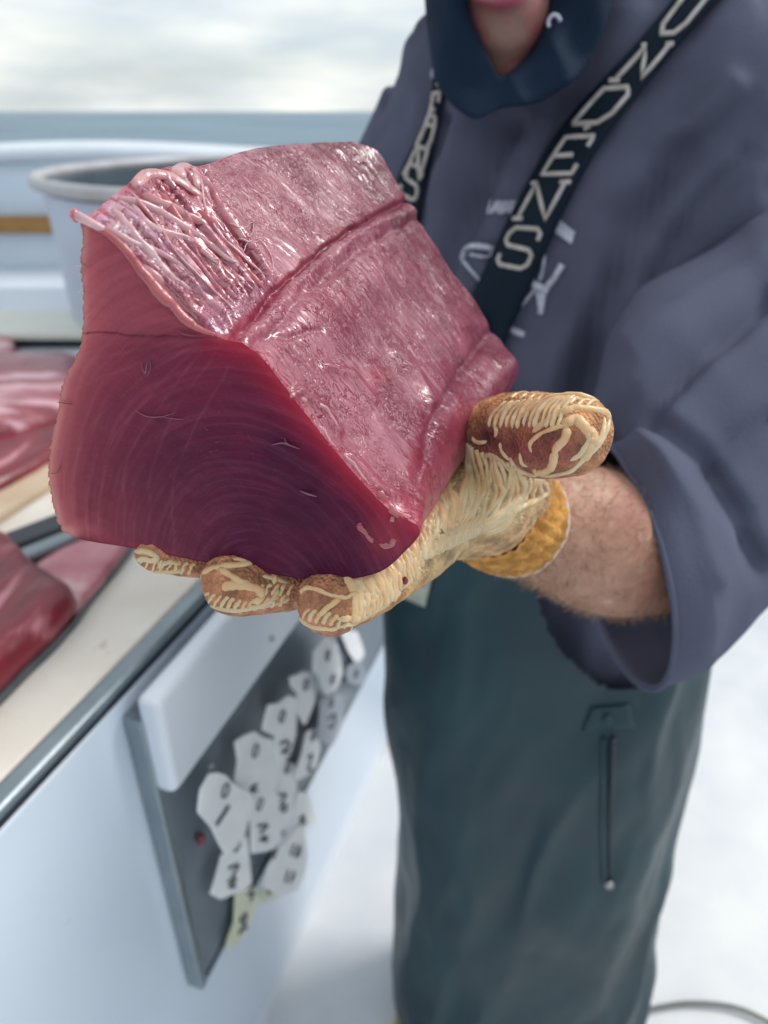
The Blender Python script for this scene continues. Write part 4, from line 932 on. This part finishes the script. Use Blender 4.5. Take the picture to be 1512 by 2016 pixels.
for sx in (-1, 1):
    bp_.append(ellip_vf(headc + q3((sx * .032, -.075, .012)), (.016, .012, .012)))
    bp_.append(capsule_chain([pelv + q3((sx * .085, 0, -.02)), q3((.215 + sx * .08, .74, H - .98)), q3((.222 + sx * .09, .735, .09)), q3((.222 + sx * .09, .68, .05))], [.095, .065, .045, .04], 8, 20))
for k, ch in hand.items(): bp_.append(capsule_chain([wr] + [D(*c[:3]) for c in ch], [.024] + [c[3] - .0062 for c in ch], 6, 14))
body = remesh(bp_, .0045, 5, 'body')
bco = coords(body); bx, by, bz = topx(bco)
bn = normals(body); setco(body, bco + bn * (.0012 * fbm(bco * 40, 3, 3))[:, None])
bo = link('body', body, M_skin, man)
body.materials.append(M_face); body.materials.append(M_lip)
mi = np.zeros(len(body.polygons), dtype=np.int32); pc = np.empty(len(body.polygons) * 3); body.polygons.foreach_get('center', pc); pc = pc.reshape(-1, 3) + np.array(bo.location)
fxx, fyy, _ = topx(pc); mi[(pc[:, 2] > neckp[2] - .03)] = 1; mi[(np.hypot((fxx - 985) / 52, (fyy + 6) / 26) < 1) & (pc[:, 1] < .73)] = 2
body.polygons.foreach_set('material_index', mi)
# arm hair
treeb = BVHTree.FromPolygons([Vector(v) for v in coords(body) + np.array(bo.location)], [tuple(p.vertices) for p in body.polygons])
hv = []; hf = []; cnt_ = 0
while cnt_ < 11000:
    f = random.random(); c = (1 - f) * D(1000, 1015, .447) + f * D(1300, 1085, .59); d = Vector(unit(rng.normal(size=3)))
    h_ = treeb.ray_cast(Vector(c) + d * .12, -d)
    cnt_ += 1
    if h_[0] is None or (h_[0] - Vector(c)).length > .07: continue
    nrm_ = np.array(h_[1]); dirn = unit(nrm_ * .22 + unit(wr - el) * .6 + np.array([0, 0, -.25]) + rng.normal(size=3) * .35); ln = random.uniform(.006, .013)
    sdv = unit(np.cross(dirn, rng.normal(size=3))) * .00016; p0 = np.array(h_[0]); p1 = p0 + dirn * ln * .6; p2 = p0 + unit(dirn - nrm_ * .5) * ln
    b = len(hv); hv += [p0 - sdv, p0 + sdv, p1 + sdv * .8, p1 - sdv * .8, p2]; hf += [(b, b + 1, b + 2, b + 3), (b + 3, b + 2, b + 4)]
link('arm_hair', mesh('hair', hv, hf), M_hair, man, kind='stuff')

# hoodie trunk: rings in world space, front surface following the picture
def ring_loft(rings, seg=96, sub=10, p_=2.3):
    """rings: (centre xyz, half width, half depth, yaw)"""
    Rg = cat(np.array([[*c, a, b, yw] for c, a, b, yw in rings], float), sub); th = np.linspace(0, 2 * math.pi, seg, endpoint=False); rows = []
    for c0_, c1_, c2_, a, b, yw in Rg:
        x = a * np.sign(np.cos(th)) * np.abs(np.cos(th)) ** (2 / p_); y = b * np.sign(np.sin(th)) * np.abs(np.sin(th)) ** (2 / p_)
        rows.append(np.column_stack([c0_ + x * math.cos(yw) - y * math.sin(yw), c1_ + x * math.sin(yw) + y * math.cos(yw), 0 * th + c2_]))
    return np.array(rows)
yaw = R(-28)
tr = ring_loft([((.175, .86, H + .135), .055, .05, yaw), ((.190, .85, H + .115), .11, .065, yaw), ((.215, .835, H + .085), .175, .085, yaw), ((.215, .835, H + .045), .203, .105, yaw), ((.210, .84, H - .01), .214, .122, yaw), ((.208, .84, H - .08), .226, .135, yaw), ((.208, .83, H - .20), .226, .15, yaw),
                ((.21, .81, H - .33), .208, .152, yaw), ((.213, .81, H - .46), .198, .150, yaw), ((.215, .80, H - .60), .198, .150, yaw), ((.215, .795, H - .70), .194, .15, yaw)], 140, 12)
nv = np.cross(np.roll(tr, -1, 1) - np.roll(tr, 1, 1), np.gradient(tr, axis=0)); nv /= np.linalg.norm(nv, axis=2)[..., None] + 1e-9
if ((tr - tr.mean(1, keepdims=True)) * nv).sum() < 0: nv = -nv
def folds(p, nvec, dirn, wl, amp, seed):
    a = unit(dirn); b = unit(np.cross(a, (0, 1, .2))); q = np.stack([p @ a / (wl * 4.5), p @ b / wl, p @ np.cross(a, b) / (wl * 2)], -1)
    n1 = fbm(q, 2, seed, .3); return p + nvec * (amp * (1 - 2.0 * np.sqrt(n1 * n1 + .006)))[..., None]
tr = folds(tr, nv, (.55, -.1, .80), .060, .012, 5)
tx_, ty_, _ = topx(tr); fr_ = (nv[..., 1] < .25)
for pts, am, wd in (([(1010,240),(945,390),(860,560)], -.022, 24), ([(1110,190),(1075,280),(960,500)], -.020, 22), ([(1060,240),(1010,350),(910,560)], .014, 20), ([(1340,300),(1240,450),(1165,640),(1140,830)], -.030, 34),
                    ([(1440,170),(1290,330),(1170,560),(1090,760)], .016, 26), ([(1480,300),(1370,420),(1280,560)], -.016, 24), ([(870,230),(835,330),(805,430)], -.014, 14), ([(835,200),(800,290),(780,380)], .006, 12), ([(905,260),(870,400),(840,500)], .006, 16)):
    d_, _s = segd(tx_, ty_, pts); tr = tr + nv * (am * np.exp(-(d_ / wd) ** 2) * fr_)[..., None]; tr = tr + nv * (.0015 * fbm(tr * 25, 2, 8))[..., None]
RH, CH = tr.shape[:2]
trm = mesh('hoodie', tr.reshape(-1, 3), [tuple(f) for f in gridfaces(RH, CH, True)]); fix_out(trm, None); trm.shade_smooth()
if sum(p.normal.dot(p.center - Vector(tr.mean((0, 1)))) for p in trm.polygons) < 0: trm.flip_normals()
trm.update(); treeh = bvh(trm)
hoo = link('hoodie', trm, M_hoodie, man)
mo = hoo.modifiers.new('thick', 'SOLIDIFY'); mo.thickness = .003
# left sleeve
SR = [((1440,180),(1740,230),.740,(1600,200),.07),((1478,310),(1810,470),.705,(1660,380),.09),((1490,440),(1820,800),.675,(1650,600),.105),((1310,560),(1700,1000),.645,(1510,770),.110),((1222,670),(1560,1130),.615,(1420,900),.105),
      ((1192,770),(1420,1238),.590,(1370,1000),.098),((1176,845),(1335,1310),.575,(1345,1075),.090),((1164,892),(1272,1354),.568,(1312,1120),.085)]
rgs = []
for (tp, bt, d_, nr_, r_) in SR:
    a_, b_ = D(*tp, d_), D(*bt, d_); c_ = (a_ + b_) / 2; nvv = D(*nr_, d_ - r_) - c_; rgs.append(np.array([c_, a_ - c_, nvv]))
RG = cat(np.array(rgs), 16); th = np.linspace(0, 2 * math.pi, 120, endpoint=False)
sv = RG[:, None, 0] + np.cos(th)[None, :, None] * RG[:, None, 1] + np.sin(th)[None, :, None] * RG[:, None, 2]
nv2 = sv - RG[:, None, 0]; nv2 /= np.linalg.norm(nv2, axis=2)[..., None]
fadee = np.clip((len(RG) - np.arange(len(RG))) / 22, .12, 1)
sx_, sy_, _ = topx(sv); nearm = nv2[..., 1] < .2
n1 = fbm(np.stack([sv[..., 0] / .16 + sv[..., 2] / .13, sv[..., 1] / .14, sv[..., 2] / .085 - sv[..., 0] / .10], -1), 2, 22, .3)
hh_ = .014 * (1 - 2.0 * np.sqrt(n1 * n1 + .006)) * fadee[:, None]
for pts, am, wd in (([(1512,600),(1400,690),(1290,790),(1215,850)], -.020, 24), ([(1512,520),(1380,600),(1260,700)], .006, 24), ([(1290,830),(1380,900),(1440,1000),(1500,1120)], -.018, 24), ([(1210,900),(1300,910),(1370,990),(1400,1120)], .006, 24), ([(1512,830),(1440,870),(1400,930)], -.008, 20)):
    d_, _s = segd(sx_, sy_, pts); hh_ = hh_ + am * np.exp(-(d_ / wd) ** 2) * nearm
sv = sv + nv2 * (hh_ + .001 * fbm(sv * 35, 2, 2))[..., None]
slm = mesh('sleeve', sv.reshape(-1, 3), [tuple(f) for f in gridfaces(len(RG), 120, True)])
if sum(p.normal.dot(p.center - Vector(RG[min(len(RG) - 1, i // 120), 0])) for i, p in enumerate(slm.polygons)) < 0: slm.flip_normals()
slv = link('sleeve', slm, M_hoodie, hoo); mo = slv.modifiers.new('thick', 'SOLIDIFY'); mo.thickness = .0035; mo.offset = -1
V, F_ = tube_vf(np.concatenate([sv[-1], sv[-1][:1]]), .0022, 8, False); link('sleeve_hem', mesh('hem', V, F_), M_hoodie, hoo)
# right sleeve, mostly hidden behind the chunk
P_ = cat(np.column_stack([np.array([sh_r, q3((-.01, .99, H - .16)), q3((-.015, 1.02, H - .33)), q3((.03, .97, H - .5))]), [.075, .068, .062, .055]]), 10)
V, F_ = tube_vf(P_[:, :3], P_[:, 3], 40, True); link('sleeve', mesh('sleeve', V + .004 * fbm(V * 20)[:, None], F_), M_hoodie, hoo)

# navy hood / neck gaiter
Erg = [(1000,-460,.80),(925,-380,.775),(905,-200,.745),(912,-60,.725),(925,30,.712),(958,108,.700),(985,152,.690),(1030,122,.698),(1070,72,.705),(1088,0,.715),(1098,-120,.735),(1085,-340,.77)]
Org = [(1000,-640,.90),(850,-500,.88),(818,-250,.86),(832,-60,.80),(842,60,.765),(862,165,.715),(925,224,.684),(985,205,.676),(1070,190,.674),(1165,100,.69),(1225,-150,.76),(1160,-480,.87)]
Mrg = [((a[0] * .5 + b[0] * .5), (a[1] * .5 + b[1] * .5), min(a[2], b[2]) - .002) for a, b in zip(Erg, Org)]
E_, M_, O_ = [np.array([AY(*p) for p in rg]) for rg in (Erg, Mrg, Org)]
hb = headc + q3((0, .11, -.02)); B_ = O_ * .45 + hb * .55 + q3((0, .05, 0)); B2 = np.tile(hb + q3((0, .06, 0)), (12, 1)) * .96 + B_ * .04
In = E_ + q3((0, .02, 0))
Gh = np.array([In, E_, M_, O_, B_, B2]); Gh = cat(Gh, 10); Gh = np.swapaxes(cat(np.swapaxes(Gh, 0, 1), 10, True), 0, 1)
Gh = Gh + np.array([.15, 1, 0]) * (.016 * np.abs(fbm(np.stack([Gh[..., 0] * 26 + Gh[..., 2] * 10, Gh[..., 1] * 6, Gh[..., 2] * 5], -1), 2, 4)) + .002 * fbm(Gh * 60, 2, 6))[..., None]
hd = link('hood', mesh('hood', Gh.reshape(-1, 3), [tuple(f) for f in gridfaces(Gh.shape[0], Gh.shape[1], True)]), M_hood, hoo)
treehd = bvh(mesh('tmp', Gh.reshape(-1, 3), [tuple(f) for f in gridfaces(Gh.shape[0], Gh.shape[1], True)]))
for c in ((1085, 62), (856, 158)):
    p = hit(treehd, *c, .002); p = p if p is not None else hit(treeh, *c, .002)
    if p is None: continue
    q = np.array([p + q3((.008 * math.cos(t) , 0, .008 * math.sin(t) )) + q3((.002 * t, 0, .001 * t)) for t in np.linspace(.6, 3.4, 9)]); V, F_ = tube_vf(q, .0015, 6); link('drawcord_eyelet', mesh('e', V, F_), M_print, hoo)

# bib overalls
RN_ = ring_loft([((.205, .80, H - .36), .210, .168, yaw), ((.21, .797, H - .50), .212, .178, yaw), ((.215, .785, H - .62), .216, .182, yaw), ((.220, .765, H - .74), .214, .178, yaw), ((.222, .74, H - .90), .205, .168, yaw), ((.222, .72, H - 1.05), .200, .160, yaw), ((.222, .70, H - 1.18), .196, .150, yaw), ((.222, .68, H - 1.30), .196, .150, yaw), ((.222, .66, H - 1.40), .196, .150, yaw)], 72, 6)
ovp = [(RN_.reshape(-1, 3), [tuple(f) for f in gridfaces(RN_.shape[0], 72, True)] + [tuple(range(72))[::-1], tuple(range((RN_.shape[0] - 1) * 72, RN_.shape[0] * 72))])]
for sx in (-1, 1):
    dd = np.array([math.cos(yaw), math.sin(yaw), 0]) * sx
    ovp.append(capsule_chain([q3((.22, .76, H - .78)) + dd * .085, q3((.222, .73, H - 1.0)) + dd * .088, q3((.222, .69, H - 1.2)) + dd * .090, q3((.222, .665, H - 1.40)) + dd * .092], [.125, .122, .120, .124], 8, 30))
ov = remesh(ovp, .006, 14, 'overalls')
oc = coords(ov); on = normals(ov); oc = folds(oc, on, (.15, 0, 1), .05, .010, 31); oc = oc + on * (.0045 * fbm(oc * [16, 16, 9], 3, 12))[:, None]; setco(ov, oc)
# cut away: above the bib line and the curved arm opening
ox, oy, oz = topx(oc)
cutc = [(1062,1165),(1072,1205),(1098,1258),(1140,1308),(1212,1352),(1290,1340),(1400,1235),(1440,1100)]
ov_dummy = 0; cz = cat(np.array(cutc, float), 10); ylim = np.interp(ox, cz[:, 0], cz[:, 1], left=-1e9, right=-1e9)
kill = ((oy < ylim) & (oc[:, 1] < .9) & (oc[:, 2] > H - .75)) | (oc[:, 2] > H - .375)
bm = bmesh.new(); bm.from_mesh(ov); bm.verts.ensure_lookup_table(); bmesh.ops.delete(bm, geom=[bm.verts[i] for i in np.where(kill)[0]], context='VERTS'); bm.to_mesh(ov); bm.free(); ov.shade_smooth()
treeo = bvh(ov)
ovo = link('bib_overalls', ov, M_bib, man)
def onto(tree, pxs, lift=.0): return drape(tree, pxs, 8, lift, 3)
q = drape(treeo, [(x - 4, y + 7) for x, y in cutc[:5]], 6, .001, 6)
if q is not None: V, F_ = tube_vf(q, .0035, 8); link('hem', mesh('h', V, F_), M_bib, ovo)
# bib panel up the chest, under the straps (mostly behind the chunk)
gp = []
for t in np.linspace(0, 1, 12):
    row = []
    for s in np.linspace(0, 1, 12):
        px = (815 - 20 * t) * (1 - s) + (1065 - 95 * t) * s; py = 1180 - 560 * t; hh = hit(treeh, px, py, .016)
        row.append(hh if hh is not None else AY(px, py, .68))
    gp.append(row)
gp = np.array(gp); V = gp.reshape(-1, 3); V = V + .001 * fbm(V * 30, 2)[:, None]
bpn = link('bib_panel', mesh('bp', V, [tuple(f) for f in gridfaces(12, 12)]), M_bib, ovo); mo = bpn.modifiers.new('t', 'SOLIDIFY'); mo.thickness = .002
# label on the bib
def patch(tree, quad, n, lift):
    q_ = np.array(quad, float); rows = []
    for t in np.linspace(0, 1, n): rows.append([hit(tree, *( (q_[0] * (1 - s) + q_[1] * s) * (1 - t) + (q_[3] * (1 - s) + q_[2] * s) * t), lift) for s in np.linspace(0, 1, n)])
    for r_ in rows:
        for x in r_:
            if x is None: return None
    return np.array(rows)
gq = patch(treeo, [(800,1112),(856,1120),(840,1192),(782,1168)], 5, .004)
if gq is None: gq = np.array([[D(*( (np.array(a) * (1 - s) + np.array(b) * s)), .74) for s in np.linspace(0, 1, 5)] for a, b in zip(np.linspace((800,1112),(782,1168),5), np.linspace((856,1120),(840,1192),5))])
lb = link('sewn_label', mesh('lb', gq.reshape(-1, 3), [tuple(f) for f in gridfaces(5, 5)]), M_label, ovo); mo = lb.modifiers.new('t', 'SOLIDIFY'); mo.thickness = .002; mo.offset = 1
for yy_ in (1135, 1142):
    q = drape(treeo, [(806, yy_ - 1), (828, yy_ + 5), (846, yy_ + 9)], 5, .0068, 1)
    if q is not None: V, F_ = tube_vf(q, .0006, 6); link('label_print', mesh('lp', V, F_), M_ink, ovo)
# side flap with snap, side slit, snap
gq = patch(treeo, [(1165,1392),(1240,1386),(1252,1430),(1146,1438)], 7, .003)
if gq is not None:
    fl = link('side_flap', mesh('sf', gq.reshape(-1, 3), [tuple(f) for f in gridfaces(7, 7)]), M_bib, ovo); mo = fl.modifiers.new('t', 'SOLIDIFY'); mo.thickness = .0025; mo.offset = 1
q = drape(treeo, [(1205,1452),(1202,1560),(1200,1650),(1198,1728)], 8, .001, 2)
if q is not None:
    V, F_ = tube_vf(q, np.linspace(.009, .002, len(q)), 8, flat=.4); link('side_slit', mesh('ss', V, F_), M_dark, ovo)
q = drape(treeo, [(1188,1452),(1187,1560),(1186,1650),(1190,1735)], 8, .001, 2)
if q is not None: V, F_ = tube_vf(q, .0035, 8); link('slit_welt', mesh('ss', V, F_), M_bib, ovo)
for c in ((1198, 1738), (1195, 1412)):
    p = hit(treeo, *c, .003)
    if p is not None: V, F_ = ellip_vf(p, (.006, .005, .006), n=10); link('snap', mesh('sn', V, F_), M_steel if c[1] > 1500 else M_bib, ovo)
# rubber boots
for sx in (-1, 1):
    c = q3((.222, .70, 0)) + np.array([math.cos(yaw), math.sin(yaw), 0]) * sx * .10; fd = np.array([-math.sin(-yaw) * -.0, -1, 0]) * .12
    bt = remesh([capsule_chain([c + q3((0, 0, .28)), c + q3((0, 0, .08))], [.062, .058], 6, 20), capsule_chain([c + q3((0, .02, .055)), c + fd * .6 + q3((0, 0, .052)), c + fd + q3((0, 0, .045))], [.052, .050, .044], 6, 20)], .006, 5, 'boot')
    link('rubber_boot', bt, mat('boot_rubber', (.03, .035, .03)), man)

# suspenders with woven letters
GLY = {'U': [[(-.5,1),(-.2,1)],[(-.38,1),(-.38,.25),(-.2,0),(.2,0),(.38,.25),(.38,1)],[(.2,1),(.5,1)]],
 'N': [[(-.5,0),(-.22,0)],[(-.36,0),(-.36,1),(.36,0),(.36,1)],[(.22,1),(.5,1)],[(-.5,1),(-.36,1)]],
 'D': [[(-.42,0),(-.42,1),(.2,1),(.42,.75),(.42,.25),(.2,0),(-.42,0)]],
 'E': [[(.4,.72),(.4,1),(-.35,1),(-.35,0),(.4,0),(.4,.25)],[(-.35,.5),(.15,.5)],[(-.02,1.2),(.02,1.26),(.08,1.3)]],
 'S': [[(.4,.72),(.4,.88),(.28,1),(-.28,1),(-.4,.85),(-.4,.65),(-.28,.53),(.28,.47),(.4,.35),(.4,.12),(.28,0),(-.28,0),(-.4,.12),(-.4,.28)]],
 'R': [[(-.4,0),(-.4,1),(.25,1),(.4,.85),(.4,.65),(.25,.5),(-.4,.5)],[(0,.5),(.4,0)]]}
def strap(name, Lp, Rp, tree, letters, lift=.010):
    Lp, Rp = cat(np.array(Lp, float), 10), cat(np.array(Rp, float), 10); n = len(Lp); g = np.zeros((n, 7, 3)); ok = np.zeros((n, 7), bool)
    for i in range(n):
        for k in range(7):
            p = Lp[i] * (1 - k / 6) + Rp[i] * (k / 6); h_ = hit(tree, p[0], p[1], lift)
            if h_ is not None: g[i, k] = h_; ok[i, k] = True
    for i in range(n):                                     # keep a smooth ribbon where the cloth drops away
        for k in range(7):
            if not ok[i, k]:
                js = [j for j in np.argsort(np.abs(np.arange(n) - i)) if ok[j].any()]
                d_ = topx(g[js[0]][ok[js[0]]])[2].mean() if js else .65; p = Lp[i] * (1 - k / 6) + Rp[i] * (k / 6); g[i, k] = D(p[0], p[1], d_)
    for _ in range(30): g[1:-1] = .5 * g[1:-1] + .25 * (g[:-2] + g[2:])
    for _ in range(6): g[:, 1:-1] = .5 * g[:, 1:-1] + .25 * (g[:, :-2] + g[:, 2:])
    o = link(name, mesh(name, g.reshape(-1, 3), [tuple(f) for f in gridfaces(n, 7)]), M_strap, man); m_ = o.modifiers.new('t', 'SOLIDIFY'); m_.thickness = .0022; m_.offset = 0
    cl = np.concatenate([[0], np.cumsum(np.linalg.norm(np.diff(g[:, 3], axis=0), axis=1))])
    gn = np.cross(np.gradient(g, axis=0), np.gradient(g, axis=1)); gn /= np.linalg.norm(gn, axis=2)[..., None] + 1e-12
    vw = g - np.array([0, 0, H]); gn = np.where((gn * vw).sum(-1, keepdims=True) > 0, -gn, gn)
    def S_(u, v):                                          # u across -0.5..0.5, v metres along
        fi = np.interp(v, cl, np.arange(n)); i = int(min(fi, n - 2)); a = fi - i; fk = (u + .5) * 6; k = int(min(max(fk, 0), 5)); b = fk - k
        f_ = lambda A_: (A_[i, k] * (1 - a) * (1 - b) + A_[i + 1, k] * a * (1 - b) + A_[i, k + 1] * (1 - a) * b + A_[i + 1, k + 1] * a * b); return f_(g), f_(gn)
    wdt = np.linalg.norm(g[n // 2, -1] - g[n // 2, 0])
    for ch, (px, py), hgt in letters:
        gx_, gy_, _ = topx(g[:, 3]); vc = cl[int(np.argmin(np.hypot(gx_ - px, gy_ - py)))]
        prt = []
        for st in GLY[ch]:
            st = np.array(st); dense_ = [st[0]]
            for a, b in zip(st[:-1], st[1:]): dense_ += [a + (b - a) * t for t in (.34, .67, 1)]
            pts = []
            for (x, y) in dense_:
                p_, n__ = S_(x * .72, vc + (.5 - y) * hgt); pts.append(p_ + n__ * .0016)
            prt.append(tube_vf(np.array(pts), .0021 if wdt > .02 else .0015, 6, True, flat=1))
        V, F_ = merge(prt); link('letter', mesh('letter', V, F_), M_letter, o)
    return o
strap('suspender_strap', [(1372,-60),(1330,0),(1235,110),(1150,215),(1070,330),(1005,430),(965,510),(925,590),(890,680)],
      [(1480,-60),(1432,0),(1330,110),(1243,215),(1165,320),(1108,430),(1068,520),(1020,620),(985,720)], treeh,
      [('U', (1345, 38), .034), ('N', (1265, 125), .032), ('D', (1193, 205), .034), ('E', (1122, 305), .034), ('N', (1065, 397), .034), ('S', (1016, 490), .036)])
strap('suspender_strap', [(868,100),(856,170),(846,230),(820,290),(786,350),(775,420),(778,500),(790,620)], [(893,100),(886,170),(872,225),(852,300),(838,380),(830,450),(832,530),(845,650)], treeh,
      [('E', (862, 215), .028), ('D', (842, 262), .03), ('N', (820, 310), .034), ('S', (803, 358), .03)], .006)

# chest print on the hoodie
def pr(pxs, r=.0016, sm_=2):
    r = r * 1.35
    q = drape(treeh, pxs, 6, .0016, sm_)
    if q is not None and len(q) > 1: V, F_ = tube_vf(q, r, 6); link('chest_print', mesh('pr', V, F_), M_print, hoo)
PR = lambda *p: pxz((840, 0), 2.25, p)
for k in range(9):
    x = 285 + k * 14; pr(PR((x + 8, 888 + (k % 2) * 3), (x - 8 + k, 950 - (k % 3) * 4)), .0011)
for k in range(9):
    a = k / 8; cx_, cy_ = 560 + 85 * a, 965 + 70 * a; pr(PR((cx_ + 6, cy_ - 12), (cx_ - 18 + 8 * a, cy_ + 45)), .0012)
pr(PR((165,1150),(180,1105),(230,1092),(290,1105),(285,1140)), .0022); pr(PR((165,1160),(200,1200),(235,1240)), .0012); pr(PR((200,1130),(240,1140),(280,1135)), .0010)
pr(PR((505,1060),(520,1120),(515,1190),(500,1240)), .0014); pr(PR((440,1225),(480,1262),(540,1290)), .0030); pr(PR((600,1170),(560,1240),(520,1290),(505,1390)), .0024)
pr(PR((375,1385),(430,1340),(470,1290),(500,1250)), .0014); pr(PR((490,1290),(500,1340),(512,1395)), .0018)
for k in range(8):
    x = 345 + k * 12; pr(PR((x + 4, 1432 + k * 5), (x - 4, 1458 + k * 5)), .0012)

print('objects', len(bpy.data.objects), 'tris', sum(len(m.polygons) for m in bpy.data.meshes) * 2)
